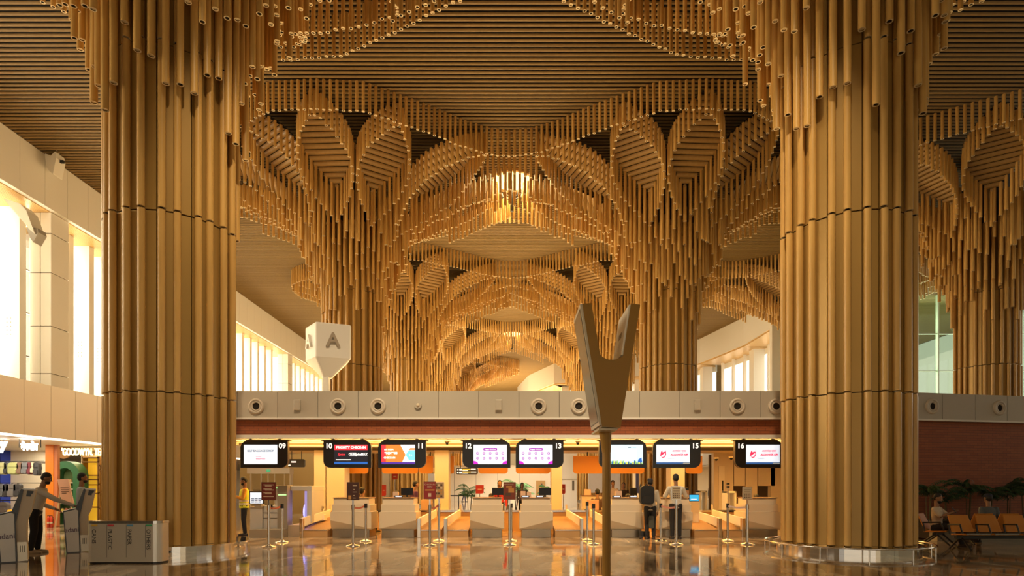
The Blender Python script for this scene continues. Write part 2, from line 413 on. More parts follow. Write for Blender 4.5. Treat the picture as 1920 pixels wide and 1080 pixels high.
def canopy_plan(left_end, right_end, step, rng, twist=0.):
    tubes = []       # u, v, z0, z1, radius, tilt
    leaves = []
    umin = -END if left_end else -S/2; umax = END if right_end else S/2
    # outer edge curtains
    us = np.linspace(umin, umax, 160)
    fr = [(u, -edge(u, left_end, right_end, True)) for u in us]; re = [(u, edge(u, left_end, right_end, False)) for u in us]
    for p in resample(fr, step): tubes.append((p.x, p.y, HC-1.22+rng.uniform(-.03, .03), HC-.02, .066))
    for p in resample(re, step): tubes.append((p.x, p.y, HC-1.42+rng.uniform(-.03, .03), HC-.02, .066))
    for an in LEAVES:
        th = math.radians(an+twist); dr = Vector((math.sin(th), -math.cos(th), 0)); sd = Vector((dr.y, -dr.x, 0))
        r1 = 2.7
        while r1 < 7.5:
            q = dr*(r1+.3)
            if not (umin < q.x < umax) or not (-edge(q.x, left_end, right_end, True) < q.y < edge(q.x, left_end, right_end, False)): break
            r1 += .05
        r0 = 2.5
        if r1 < 4: continue
        wmax = 1.12+.05*(r1-5)
        def Pz(t): return 15.25+(17.75-15.25)*t**.72
        def wd(t): return wmax*math.sin(math.pi*t**.95)**.8 if 0 < t < 1 else 0
        leaves.append((dr, sd, r0, r1, Pz, wd))
        out = [(t, 1) for t in np.linspace(0, 1, 40)]+[(t, -1) for t in np.linspace(1, 0, 40)[1:-1]]
        pl3 = []
        for t, s_ in out:
            p = dr*(r0+(r1-r0)*t)+sd*(s_*wd(t)); pl3.append(p)
        ts = []
        for p in resample(pl3, step*.93, True):
            t = (p.dot(dr)-r0)/(r1-r0); t = min(1, max(0, t)); z = Pz(t)
            tubes.append((p.x, p.y, z-.98-.6*(1-t)+rng.uniform(-.05, .05), z+.02, .066))
    def in_leaf(p, m=.2):
        for dr, sd, r0, r1, Pz, wd in leaves:
            t = (p.dot(dr)-r0)/(r1-r0)
            if -.05 < t < 1.05 and abs(p.dot(sd)) < wd(min(.999, max(.001, t)))+m: return True
        return False
    # cascade of rings round the trunk
    r = 1.54; k = 0
    while r < 4.6:
        n = int(2*math.pi*r/(step*1.02)); ph = rng.random()
        for i in range(n):
            a = 2*math.pi*(i+ph)/n; p = Vector((r*math.sin(a), -r*math.cos(a), 0))
            if not (-edge(p.x, left_end, right_end, True) < p.y < edge(p.x, left_end, right_end, False)): continue
            if r > 2.6 and in_leaf(p): continue
            st = .42*math.cos(10*(a-math.radians(twist+18)))   # dips between the leaves
            z0 = (B(r) if r < 2.8 else B(r)+min(1.4, (r-2.6)*1.3))+st*min(1, (r-1.4))+rng.choice([-.3, -.1, .12, .34])*(2.6 if r < 1.7 else 1.2 if r < 2.6 else .7)
            L = 3.4 if r < 2.5 else (2.2 if r < 3.2 else 1.4)
            z1 = min(HC-.3, z0+L)
            if z1 > z0+.3: tubes.append((p.x, p.y, z0, z1, .069 if r > 1.8 else .076))
        r += .36 if r < 2.6 else .45; k += 1
    # arcs running sideways to the neck between two columns
    for vn in (-1.5, -.2, 1.1, 2.5):
        arc = []
        for u in np.linspace(umin, umax, 120):
            if abs(u) < 3.4: continue
            bow = 1+.9*(1-min(1, abs(u)/8))
            arc.append((u, vn*bow, 0))
        for side in (-1, 1):
            q = [p for p in arc if p[0]*side > 0]
            for p in resample(q, step):
                if in_leaf(p, .12): continue
                if not (-edge(p.x, left_end, right_end, True)+.1 < p.y < edge(p.x, left_end, right_end, False)-.1): continue
                r = p.length; z0 = B(r)-.15-.1*vn+rng.uniform(-.06, .06)
                tubes.append((p.x, p.y, z0, min(HC-.05, z0+1.25), .066))
    return tubes, leaves

def tube_mesh(name, tubes, n, parent, mats, hollow=True, rng=random):
    """hanging tubes with a cut rim and a hollow end"""
    V = []; F = []; MI = []; SMO = []
    cs = [(math.cos(2*math.pi*i/n), math.sin(2*math.pi*i/n)) for i in range(n)]
    for t in tubes:
        x, y, z0, z1, r = t[:5]; o = len(V)
        V += [(x+r*c_, y+r*s_, z0) for c_, s_ in cs]; V += [(x+r*c_, y+r*s_, z1) for c_, s_ in cs]
        for i in range(n):
            j = (i+1) % n; F.append((o+i, o+j, o+n+j, o+n+i)); MI.append(0); SMO.append(True)
        if hollow:
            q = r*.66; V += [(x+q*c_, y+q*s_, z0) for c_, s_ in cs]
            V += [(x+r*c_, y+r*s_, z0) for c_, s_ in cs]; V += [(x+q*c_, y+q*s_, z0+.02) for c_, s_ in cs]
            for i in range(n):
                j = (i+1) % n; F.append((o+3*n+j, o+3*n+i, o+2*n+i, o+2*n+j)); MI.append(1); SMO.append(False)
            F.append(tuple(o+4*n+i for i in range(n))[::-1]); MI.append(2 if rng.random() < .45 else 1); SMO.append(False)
        else:
            F.append(tuple(o+i for i in range(n))[::-1]); MI.append(1); SMO.append(False)
    me = bpy.data.meshes.new(name); me.from_pydata(V, [], F)
    for m in mats: me.materials.append(m)
    me.polygons.foreach_set('material_index', MI); me.polygons.foreach_set('use_smooth', SMO); me.update()
    o = bpy.data.objects.new(name, me); COL.objects.link(o); o.parent = parent
    return o

SHAFT_J = [(.20, 3.48), (3.52, 7.38), (7.43, 10.98), (11.02, 14.3)]
def visible_x(cx, cy, u, v):
    Y = cy+v
    return Y > 2 and -40 < 960+FPX*(cx+u)/Y < 1960
def column(cx, cy, label, left_end, right_end, seed, detail, base='rail', hide_top=False):
    rng = random.Random(seed)
    root = thing('bamboo_column', label, 'column', (cx, cy, 0)); root['kind'] = 'thing'
    step = .262
    tubes, leaves = canopy_plan(left_end, right_end, step, rng, 15.6 if cx < 0 else -15.6)
    n = 12 if detail == 2 else (8 if detail == 1 else 6)
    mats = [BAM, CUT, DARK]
    # shaft tubes, slightly irregular spacing
    shaft = []; k = 24; a = 0
    angs = []
    for i in range(k):
        angs.append(2*math.pi*(i+rng.uniform(-.16, .16))/k+.05)
    for z0, z1 in SHAFT_J:
        for a in angs:
            rr = 1.345+rng.uniform(-.015, .015); a2 = a+rng.uniform(-.012, .012)
            shaft.append((rr*math.sin(a2), -rr*math.cos(a2), z0, z1, .076))
    # bronze panels behind the shaft tubes
    c = MB()
    for z0, z1 in SHAFT_J:
        m_ = 24
        for i in range(m_):
            a0 = 2*math.pi*(i+.03)/m_; a1 = 2*math.pi*(i+.97)/m_; R = 1.275
            q = [(R*math.sin(a0), -R*math.cos(a0)), (R*math.sin(a1), -R*math.cos(a1)), (1.18*math.sin(a1), -1.18*math.cos(a1)), (1.18*math.sin(a0), -1.18*math.cos(a0))]
            c.prism_xy(q, z0-.012, z1+.005, PANEL)
    c.build('shaft_cladding', root)
    c = MB(); c.lathe([(1.215, .02), (1.215, 14.3), (1.0, 15.5), (.9, HC+.3)], (0, 0, 0), DARK, 32); c.build('core', root)
    if cy > 58: tubes = [t for t in tubes if t[2] > 4]
    tubes = [t for t in tubes if visible_x(cx, cy, t[0], t[1])]
    shaft = [t for t in shaft if t[1] < .45 and visible_x(cx, cy, t[0], t[1])]
    # tubes whose pixel size is largest become parts of their own, the rest one mass
    def score(t):
        Y = cy+t[1]; ztop = min(t[3], EYE+HY*Y/FPX)
        if ztop <= t[2]: return -1
        face = 1. if t[1] < .3 else .25
        if t[1] < .3 and cy > 20 and t[3] < 4.3 : face = .1
        return (ztop-t[2])*t[4]/(Y*Y)*face*(1+.2*rng.random())
    allt = sorted([(score(t), i, t) for i, t in enumerate(shaft+tubes)], reverse=True)
    allt = [a for a in allt if a[0] > 0] + [a for a in allt if a[0] <= 0 and detail == 9]
    ni = 100 if detail >= 1 else 0
    for s_, i, t in allt[:ni]:
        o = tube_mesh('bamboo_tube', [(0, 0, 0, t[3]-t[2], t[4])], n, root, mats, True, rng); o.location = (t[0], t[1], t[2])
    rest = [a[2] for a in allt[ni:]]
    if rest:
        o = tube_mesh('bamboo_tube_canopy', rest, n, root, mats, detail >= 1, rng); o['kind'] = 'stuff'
    # leaf shaped slatted soffits
    for dr, sd, r0, r1, Pz, wd in leaves:
        mid = dr*(r0+r1)/2
        if not visible_x(cx, cy, mid.x, mid.y) : continue
        V = []; F = []; r = r0+.02
        while r < r1-.04:
            t = (r-r0)/(r1-r0); w = wd(t); z = Pz(t); sl = (Pz(min(1, t+.02))-Pz(t))/(.02*(r1-r0)) if t < .98 else .3
            tl = math.sqrt(1+sl*sl); tg = (dr+V3z*sl)/tl; nm = (V3z-dr*sl)/tl; pc = dr*r+V3z*z
            o = len(V)
            for s_ in (-1, 1):
                for i in range(5):
                    a = math.pi+math.pi*i/4; q = pc+tg*(.108*math.cos(a))+nm*(.07*math.sin(a))+sd*(s_*w)
                    V.append(tuple(q))
            F += [(o+i, o+i+1, o+6+i, o+5+i) for i in range(4)]
            r += .245/tl
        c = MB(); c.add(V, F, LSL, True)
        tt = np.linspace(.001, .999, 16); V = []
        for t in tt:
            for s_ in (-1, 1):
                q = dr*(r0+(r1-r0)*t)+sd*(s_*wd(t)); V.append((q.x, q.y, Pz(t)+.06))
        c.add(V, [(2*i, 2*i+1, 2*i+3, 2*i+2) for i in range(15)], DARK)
        c.build('leaf_soffit', root)
    # steel kick base
    if cy < 20:
        c = MB()
        if base == 'rail':
            c.lathe([(1.2, .0), (1.50, .0), (1.50, .135), (1.57, .14), (1.57, .165), (1.2, .19)], (0, 0, 0), CHROME, 96, False); c.build('base_drum', root)
            r_ = MB(); r_.torus((0, 0, .172), 1.76, .018, CHROME, 96, 8)
            for i in range(12):
                a = 2*math.pi*(i+.5)/12; x, y = 1.76*math.sin(a), -1.76*math.cos(a)
                r_.rod((x, y, 0), (x, y, .17), .014, CHROME)
            r_.build('guard_rail', root)
        else:
            c.lathe([(1.2, .0), (1.60, .0), (1.60, .15), (1.64, .155), (1.64, .19), (1.2, .20)], (0, 0, 0), CHROME, 96, False); c.build('base_drum', root)
    else:
        c = MB(); c.lathe([(1.2, .0), (1.6, .0), (1.6, .16), (1.2, .19)], (0, 0, 0), CHROME, 48); c.build('base_drum', root)
    return root

Z1, Z2, Z3, Z4, Z5, Z6 = ZROW
XL, XR, XF = -7.95, 7.84, 23.8
column(XL, Z1, 'big foreground bamboo-clad column behind the recycling bin on the left', True, False, 1, 2, 'drum')
column(XR, Z1, 'big foreground bamboo-clad column ringed by a low steel rail', False, False, 2, 2)
column(XF, Z1, 'bamboo column at the right edge of the hall, only canopy tubes seen at top right', False, False, 3, 0)
column(XL, Z2, 'second-row bamboo column rising behind the white letter A pylon', True, False, 4, 1)
column(XR, Z2, 'second-row bamboo column rising just right of the forked screen totem', False, False, 5, 1)
column(XF, Z2, 'bamboo column far right, standing before the green-tinted glazing', False, False, 6, 1)
column(XL, Z3, 'third-row bamboo column just right of the one behind the letter A', True, False, 7, 1)
column(XR, Z3, 'third-row bamboo column seen behind the forked screen totem', False, False, 8, 1)
column(XF, Z3, 'third-row canopy arching out behind the big right foreground column', False, True, 9, 0)
column(XL, Z4, 'fourth-row bamboo column on the left side of the receding vault', True, False, 10, 0)
column(XR, Z4, 'fourth-row bamboo column on the right side of the receding vault', False, True, 11, 0)
column(XL, Z5, 'farthest bamboo column with a round-ended canopy at the vault end', True, True, 12, 0)

# glowing lamp wells in the necks between two columns of a row
GLOW = mat('warm_glowing_diffuser', (1, .8, .4), .6, emit=(1, .74, .28), es=2.4)
for y, lb in ((Z2, 'nearest glowing amber lamp well high over the check-in signs'), (Z4, 'farthest small glowing amber lamp well over the vault end')):
    r = thing('lamp_well', lb, 'ceiling light', (0, y+2.0, HC), group='lamp wells along the vault')
    c = MB(); c.lathe([(0, -.06), (1.05, -.06), (1.05, .0)], (0, 0, 0), GLOW, 32); c.build('diffuser', r)
    c = MB(); c.lathe([(1.05, -.12), (1.18, -.12), (1.18, 0)], (0, 0, 0), SOF, 32); c.build('rim', r)
    c = MB(); c.rod((0, 0, -.06), (0, 0, -1.0), .04, BLACK); c.rod((0, 0, -1.0), (0, 0, -1.7), .09, BLACK)
    for i in range(5):
        a = 2*math.pi*i/5+.3; c.rod((0, 0, -1.15), (.55*math.cos(a), .2*math.sin(a), -.85), .03, BLACK); c.rod((.55*math.cos(a), .2*math.sin(a), -.95), (.6*math.cos(a), .22*math.sin(a), -.72), .07, BLACK)
    c.build('spotlight_cluster', r)
    d = bpy.data.lights.new('lamp_well_light', 'AREA'); d.shape = 'DISK'; d.size = 2; d.energy = 260; d.color = (1, .76, .36)
    o = bpy.data.objects.new('lamp_well_light', d); COL.objects.link(o); o.location = (0, y+2, HC-.09)
# ------------------------------------------------------------------ check-in island: fascia, brick band, soffit
YF = 17.0                                     # face of the island
def fx(px): return PX(px, YF)
def fz(py): return PZ(py, YF)
FTOP, FBOT = fz(733), fz(783)
BR = brick_mat('red_brick', (.36, .095, .026), (.30, .072, .02), (.16, .05, .02))
FAS = mat('island_fascia', (.52, .46, .37), .45)
XE = fx(1640)                                 # where the island face bends back
AB = math.radians(11)
c = MB(); x = fx(445)-1*1.147
seams = []
while x < XE-.01:
    x1 = min(x+1.147, XE)
    c.box(x+.006, x1-.006, YF, YF+.1, FBOT, FTOP, FAS); x = x1
c.box(-9.2, XE, YF+.03, YF+.3, FBOT+.01, FTOP-.005, GAPM)
c.box(-9.2, XE, YF-.03, YF+.25, FBOT-.05, FBOT, WHITE)
def bent(c, s0, s1, d0, d1, z0, z1, m):
    """box on the bent right-hand run: s along it, d behind it"""
    ca, sa = math.cos(AB), math.sin(AB)
    q = [(XE+s*ca-d*sa, YF+s*sa+d*ca) for s, d in ((s0, d0), (s1, d0), (s1, d1), (s0, d1))]
    c.prism_xy(q, z0, z1, m)
s_ = 0
while s_ < 12: bent(c, s_+.006, s_+1.14, 0, .1, FBOT, FTOP, FAS); s_ += 1.147
bent(c, 0, 12.6, .03, .3, FBOT+.01, FTOP-.005, GAPM); bent(c, 0, 12.6, -.03, .25, FBOT-.05, FBOT, WHITE)
struct(c.build('wall_check_in_fascia'))
c = MB(); c.box(-9.2, XE, YF+.12, YF+.4, fz(815), FBOT, BR); struct(c.build('wall_check_in_brick'))
c = MB(); bent(c, 0, 12.6, .12, .4, 0, FBOT, BR); struct(c.build('wall_right_brick'))
c = MB(); c.box(-9.2, XE, YF+.0, YF+.45, fz(822), fz(815), WHITE); struct(c.build('trim_6'))
c = MB(); c.box(-9.2, XE+.4, YF+.1, YF+8, FTOP-.35, FTOP-.25, CREAM); bent(c, 0, 12.6, .1, 8, FTOP-.35, FTOP-.25, CREAM)
struct(c.build('roof'))
# soffit: stepped coves lit in amber
ZS = fz(822)
COVE = mat('amber_lit_soffit', (.85, .64, .30), .5)
c = MB(); ys = [YF+.45, YF+1.7, YF+2.9, YF+4.2, YF+5.6, YF+7.6]
for i, (a, b) in enumerate(zip(ys, ys[1:])):
    z = ZS+(.0, .10, .02, .10, .0)[i]
    c.box(-9.2, XE+.3, a, b, z, z+.04, COVE)
    c.box(-9.2, XE+.3, b-.03, b, ZS, ZS+.18, GAPM)
struct(c.build('ceiling'))
LED = mat('amber_cove_strip', (1, .8, .4), .5, emit=(1, .58, .13), es=5)
c = MB()
for y in (YF+.6, YF+3.0): c.box(-9.1, XE, y, y+.05, ZS-.012, ZS-.002, LED)
struct(c.build('trim_7'))
for i, y in enumerate((YF+1.1, YF+4.8)):
    area('under_canopy_light', (1, y, ZS-.06), (0, 0, 0), 19, .5, 210, (1, .62, .24))
for x in (-6.6, -2.2, 2.4, 6.8):
    area('under_canopy_uplight', (x, YF+2.2, ZS-.30), (math.pi, 0, 0), 4.2, .5, 240, (1, .60, .16))
# short side returns
c = MB(); c.box(-9.25, -9.1, YF+.0, YF+8, ZS, FTOP, FAS); struct(c.build('wall_check_in_side'))

# round air nozzles and small boxes on the fascia
NZ = mat('nozzle_ring', (.62, .53, .42), .35)
def nozzle(loc, rz=0, label=None):
    r = thing('air_nozzle', label, 'air nozzle', loc, rz, 'round air nozzles along the fascia')
    c = MB(); n = 28; pr = [(.225, 0), (.225, -.03), (.20, -.06), (.165, -.06), (.15, -.02), (.135, -.05), (.105, -.05), (.10, -.0)]
    vs = []; fs = []; k = len(pr)
    for i in range(n):
        t = 2*math.pi*i/n
        for q, d in pr: vs.append((q*math.cos(t), d, q*math.sin(t)))
    for i in range(n):
        j = (i+1) % n; fs += [(i*k+q, j*k+q, j*k+q+1, i*k+q+1) for q in range(k-1)]
    c.add(vs, fs, NZ, True); c.build('ring', r)
    c = MB(); c.rod((0, -.012, 0), (0, .0, 0), .105, DARK, n=28); c.build('throat', r)
    return r
nz_l = {481: 'leftmost round air nozzle, just right of the big left column', 634: 'round air nozzle above hanging sign 10', 709: 'round air nozzle on the fascia above hanging sign 11',
        1010: 'round air nozzle on the fascia above hanging sign 13', 1085: 'round air nozzle just left of the forked totem head', 1382: 'round air nozzle on the fascia above the left half of sign 16',
        1455: 'round air nozzle touching the left edge of the right foreground column'}
for px, lb in nz_l.items(): nozzle((fx(px), YF-.001, fz(762)), 0, lb)
def on_bent(px, py):
    k = (px-960)/FPX; ca, sa = math.cos(AB), math.sin(AB)
    s = (k*YF-XE)/(ca-k*sa); return (XE+s*ca, YF+s*sa-.001, PZ(py, YF+s*sa))
nozzle(on_bent(1747, 762), AB, 'round air nozzle just right of the right foreground column')
nozzle(on_bent(1873, 765), AB, 'rightmost round air nozzle, above the dark plants')
for px, lb in ((558, 'small pale box on the fascia between signs 09 and 10'), (935, 'small pale box on the fascia above sign 12'), (1307, 'small pale box on the fascia above sign 15')):
    c = MB(); c.box(-.095, .095, -.07, 0, -.155, .155, FAS); o = c.build('wall_speaker', None, (fx(px), YF-.002, fz(760)), bevel=.02)
    tag(o, lb, 'speaker', 'small boxes on the fascia')
for px, lb in ((784, 'small round siren on the fascia right of sign 11'), (1160, 'small round siren on the fascia behind the totem head')):
    r = thing('alarm_sounder', lb, 'alarm', (fx(px), YF-.001, fz(760)), group='round sounders on the fascia')
    c = MB(); c.rod((0, 0, 0), (0, -.05, 0), .10, FAS, n=20); c.build('housing', r); c = MB(); c.ball((0, -.05, 0), (.05, .03, .05), CREAM); c.build('dome', r)

# ------------------------------------------------------------------ hanging counter signs
SB = mat('sign_black', (.010, .009, .009), .3); SBR = mat('sign_bronze_edge', (.10, .065, .03), .35, .6)
WT = mat('white_sign_lettering', (1, 1, 1), .5, emit=(1, 1, 1), es=.75)
def em(name, col, es=.95): return mat(name, tuple(min(1, c*1.) for c in col), .4, emit=col, es=es*.88)
SCW = em('screen_pale_blue', (.78, .88, 1)); SCK = em('screen_dark', (.012, .012, .018)); SCR = em('screen_red', (.85, .04, .06)); SCB = em('screen_blue', (.02, .12, .5))
SCO = em('screen_orange', (1, .22, .04)); SCT = em('screen_text_white', (1, 1, 1), 1.1); SCG = em('screen_text_grey', (.13, .15, .2)); SCC = em('screen_cyan', (.18, .65, .95))
SCP = em('screen_purple', (.32, .04, .45)); SCM = em('screen_magenta', (.5, .02, .6)); SCL = em('screen_letter_red', (.75, .03, .10)); SCN = em('screen_navy', (.03, .10, .30))
SCGR = em('screen_green', (.25, .5, .12)); SCS = em('screen_sky', (.45, .72, .95)); SCY = em('screen_yellow', (.7, .65, .1))
def flat(c, pts, y, m): c.prism_xz(pts, y-.002, y, m)
def sign(px0, px1, num, side, label, content):
    """side: where the number is (-1 left, 1 right); the rounded corners are set accordingly"""
    w = (px1-px0)/(FPX/YF); cx = fx((px0+px1)/2); zt, zb = fz(826), fz(877); hh = zt-zb
    r = thing('counter_sign', label, 'sign', (cx, YF+.1, (zt+zb)/2), group='hanging counter signs')
    x0, x1, z0, z1 = -w/2, w/2, -hh/2, hh/2
    c = MB()
    cor = 'bl tr' if side < 0 else 'br tl'
    c.prism_xz(rrect(x0, x1, z0, z1, .2, cor, 8), -.04, .10, SB, SBR); c.build('housing', r)
    c = MB(); a = x0-.06 if side < 0 else x0+.15; b = x1-.15 if side < 0 else x1+.06
    c.box(a, b, -.06, .12, z1, z1+.025, SBR)
    c.build('top_rail', r)
    c = MB()
    for q in (-.42, .42): c.rod((q, .03, z1+.02), (q, .03, ZS-(zt+zb)/2), .02, SBR); c.box(q-.05, q+.05, .0, .06, z1+.02, z1+.05, SBR)
    c.build('hanger', r)
    text('counter_number', num, ((x0+.155) if side < 0 else (x1-.155), -.042, z1-.155 if num != '99' else 0), .14, WT, r, bold=.005)
    # screen 0.94 x 0.53
    sw, sh = .955, .55
    sx = (x1-.10-sw/2) if side < 0 else (x0+.10+sw/2)
    s_ = bpy.data.objects.new('screen', None); 
    c = MB(); content(c, sx, -.005, sw, sh); scr = c.build('screen', r)
    TX = []
    for (b_, dx, dz, h, m_, *o_) in content.texts:
        kw = o_[0] if o_ else {}
        text('screen_text', b_, (sx+dx*sw, -.047, -.005+dz*sh), h, m_, scr, **kw)
    return r
def bgc(c, sx, cz, sw, sh, m): c.box(sx-sw/2, sx+sw/2, -.044, -.040, cz-sh/2, cz+sh/2, m)
def c09(c, sx, cz, sw, sh): bgc(c, sx, cz, sw, sh, SCW)
c09.texts = [('SELF BAGGAGE DROP', 0, .18, .055, SCG, dict(bold=.002)), ('AIR INDIA', -.06, -.11, .025, SCL), ('express', 0, -.21, .06, SCL)]
def c10(c, sx, cz, sw, sh):
    bgc(c, sx, cz, sw, sh, SCK); c.box(sx-sw/2, sx+sw/2, -.046, -.044, cz+sh*.23, cz+sh*.5, SCR)
    c.box(sx-sw*.03, sx+sw*.03+.12*sw, -.0455, -.044, cz-.10*sh, cz+.10*sh, em('screen_mid_grey', (.25, .25, .3)))
    c.box(sx-sw*.45, sx+0*sw, -.046, -.044, cz-.30*sh, cz-.26*sh, SCT); c.box(sx-sw/2, sx+sw/2, -.046, -.044, cz-.5*sh, cz-.39*sh, SCB)
c10.texts = [('PRIORITY CHECK-IN', 0, .36, .065, SCT, dict(bold=.004)), ('Spice', -.29, 0, .07, SCR, dict(shear=.3, bold=.002)), ('CLUB', -.06+.08, 0, .06, SCT, dict(bold=.002, sx=.8)), ('SpiceMAX', .30, 0, .07, SCT, dict(shear=.2, bold=.003, sx=.85))]
def c11(c, sx, cz, sw, sh):
    bgc(c, sx, cz, sw, sh, SCT); x0 = sx-sw/2; z0 = cz-sh/2
    flat(c, [(x0, z0+.1*sh), (x0+.13*sw, z0+.1*sh), (x0+.13*sw, z0+sh), (x0, z0+sh)], -.044, SCR)
    flat(c, [(x0+.12*sw, z0+.1*sh), (x0+.62*sw, z0+.1*sh), (x0+.72*sw, z0+.48*sh), (x0+.56*sw, z0+sh), (x0+.12*sw, z0+sh)], -.044, SCO)
    flat(c, [(x0+.72*sw, z0+.48*sh), (x0+.82*sw, z0+.72*sh), (x0+sw, z0+.72*sh), (x0+sw, z0+.2*sh), (x0+.82*sw, z0+.2*sh)], -.044, SCC)
    flat(c, [(x0+.80*sw, z0+.73*sh), (x0+.86*sw, z0+.83*sh), (x0+sw, z0+.83*sh), (x0+sw, z0+.73*sh)], -.044, SCO)
    c.box(x0, x0+sw, -.046, -.044, z0, z0+.1*sh, em('screen_indigo', (.08, .03, .35)))
c11.texts = [('AIR INDIA', -.28, .25, .042, SCT, dict(bold=.002)), ('express', -.22, .09, .085, SCT, dict(bold=.004)), ('CHECK-IN', -.26, -.18, .05, SCT, dict(bold=.003)), ('2+', .37, -.05, .07, SCW)]
def circ(cx, cz, r, n=14): return [(cx+r*math.cos(2*math.pi*i/n), cz+r*math.sin(2*math.pi*i/n)) for i in range(n)]
def c12(c, sx, cz, sw, sh):
    bgc(c, sx, cz, sw, sh, SCW); x0 = sx-sw/2; z0 = cz-sh/2
    c.prism_xz(rrect(sx-.21*sw, sx+.21*sw, cz+.20*sh, cz+.34*sh, .03), -.046, -.044, SCP)
    for j, z in enumerate((.06, -.20)):
        for i in range(5):
            cx = sx+(-.38+.19*i)*sw
            flat(c, circ(cx, cz+z*sh, .040), -.044, SCP); flat(c, circ(cx, cz+z*sh, .023), -.046, SCW)
            g = cz+z*sh
            flat(c, [(cx-.013, g-.012), (cx+.013, g-.012), (cx+.008, g+.013), (cx-.010, g+.010)] if (i+j) % 2 else [(cx-.012, g), (cx, g-.014), (cx+.014, g), (cx, g+.012)], -.048, SCP)
    for s_ in (-1, 1):
        pts = [(sx+s_*sw/2, z0), (sx+s_*sw*.36, z0)]+[(sx+s_*sw*(.5-.14*math.cos(t)), z0+.16*sh*(1-math.cos(.5*math.pi*0))+.17*sh*math.sin(t)) for t in (.3, .7, 1.1, 1.57)]
        flat(c, pts, -.044, SCM)
c12.texts = [('Baggage Guidelines', 0, .27, .035, SCT, dict(bold=.001, sx=.85))]
def c14(c, sx, cz, sw, sh):
    bgc(c, sx, cz, sw, sh, em('screen_light_sky', (.55, .78, .95))); x0 = sx-sw/2; z0 = cz-sh/2
    c.box(sx-.3*sw, sx+.3*sw, -.046, -.044, cz-.28*sh, cz+.28*sh, SCW)
    c.box(sx+.05*sw, sx+.14*sw, -.046, -.044, cz+.34*sh, cz+.38*sh, SCG)
    rg = random.Random(5)
    for i in range(26):
        xx = x0+sw*(.02+.96*i/26); hh = sh*rg.uniform(.07, .22)
        flat(c, [(xx, z0), (xx+.05*sw, z0), (xx+.035*sw, z0+hh), (xx+.01*sw, z0+hh*.8)], -.044-.0005*(i % 3), (SCGR, SCB, SCGR, SCY, SCN)[i % 5])
    flat(c, [(sx+.34*sw, z0+.1*sh), (sx+.48*sw, z0+.1*sh), (sx+.45*sw, z0+.34*sh), (sx+.36*sw, z0+.24*sh)], -.046, SCB)
c14.texts = [('12:35 PM', .24, .36, .02, SCG)]
def c15(c, sx, cz, sw, sh):
    bgc(c, sx, cz, sw, sh, SCW); x0 = sx-sw/2; z0 = cz-sh/2
    c.box(x0, x0+sw, -.046, -.044, z0, z0+.09*sh, SCN); c.box(x0+.8*sw, x0+sw, -.047, -.045, z0+.03*sh, z0+.06*sh, em('screen_khaki', (.45, .4, .2)))
    # swooping bird-like emblem
    ex, ez = x0+.2*sw, cz+.06*sh; EK = 1.35
    flat(c, [(ex+(a-ex)*EK, ez+(b-ez)*EK) for a, b in [(ex-.14, ez-.12), (ex-.06, ez-.05), (ex-.05, ez+.02), (ex-.02, ez+.07), (ex-.01, ez+.02), (ex+.03, ez+.04), (ex+.07, ez+.01), (ex+.02, ez-.01), (ex-.03, ez-.05), (ex-.09, ez-.075)]], -.044, SCL)
    flat(c, [(ex+(a-ex)*EK, ez+(b-ez)*EK) for a, b in [(ex-.06, ez-.05), (ex-.02, ez-.10), (ex+.03, ez-.09), (ex+.07, ez-.03), (ex+.06, ez+.10), (ex+.05, ez-.02), (ex+.02, ez-.07), (ex-.02, ez-.08)]], -.045, SCL)
c15.texts = [('अलायंस एयर', .18, .17, .06, SCL, dict(bold=.001)), ('ALLIANCE AIR', .18, -.02, .055, SCL, dict(bold=.004, shear=.3)), ('Boarding Gate', -.06, -.2, .024, SCG)]
sign(449, 538, '09', 1, 'hanging sign 09 reading self baggage drop on a pale screen', c09)
sign(605, 695, '10', -1, 'hanging sign 10 with red priority check-in banner on black screen', c10)
sign(708, 798, '11', 1, 'hanging sign 11 with orange and blue hexagon check-in screen', c11)
sign(867, 957, '12', -1, 'hanging sign 12 with ten purple icons on a pale screen', c12)
sign(967, 1057, '13', 1, 'hanging sign 13 with ten purple icons on a pale screen', c12)
sign(1124, 1213, '14', -1, 'hanging sign 14 with a cartoon skyline, half behind the totem pole', c14)
sign(1225, 1315, '15', 1, 'hanging sign 15 showing a red airline emblem on white', c15)
sign(1380, 1470, '16', -1, 'hanging sign 16 showing a red airline emblem, touching the right column', c15)
# dome cameras
def dome(x, y, z, lb):
    r = thing('dome_camera', lb, 'security camera', (x, y, z), group='dome cameras under the soffit')
    c = MB(); c.lathe([(0, 0), (.085, 0), (.085, -.04), (.06, -.05)], (0, 0, 0), CREAM, 20); c.build('mount', r)
    c = MB(); c.ball((0, 0, -.06), (.055, .055, .06), BLACK); c.build('dome', r)
dome(fx(832), YF+.9, ZS, 'dome camera hanging between signs 11 and 12')
dome(fx(1090), YF+.9, ZS, 'dome camera hanging between sign 13 and the totem pole')
dome(PX(1343, 21), 21, PZ(858, 21), 'dome camera left of sign 16, the left one of two')
dome(PX(1371, 21), 21, PZ(856, 21), 'dome camera touching the left edge of sign 16')

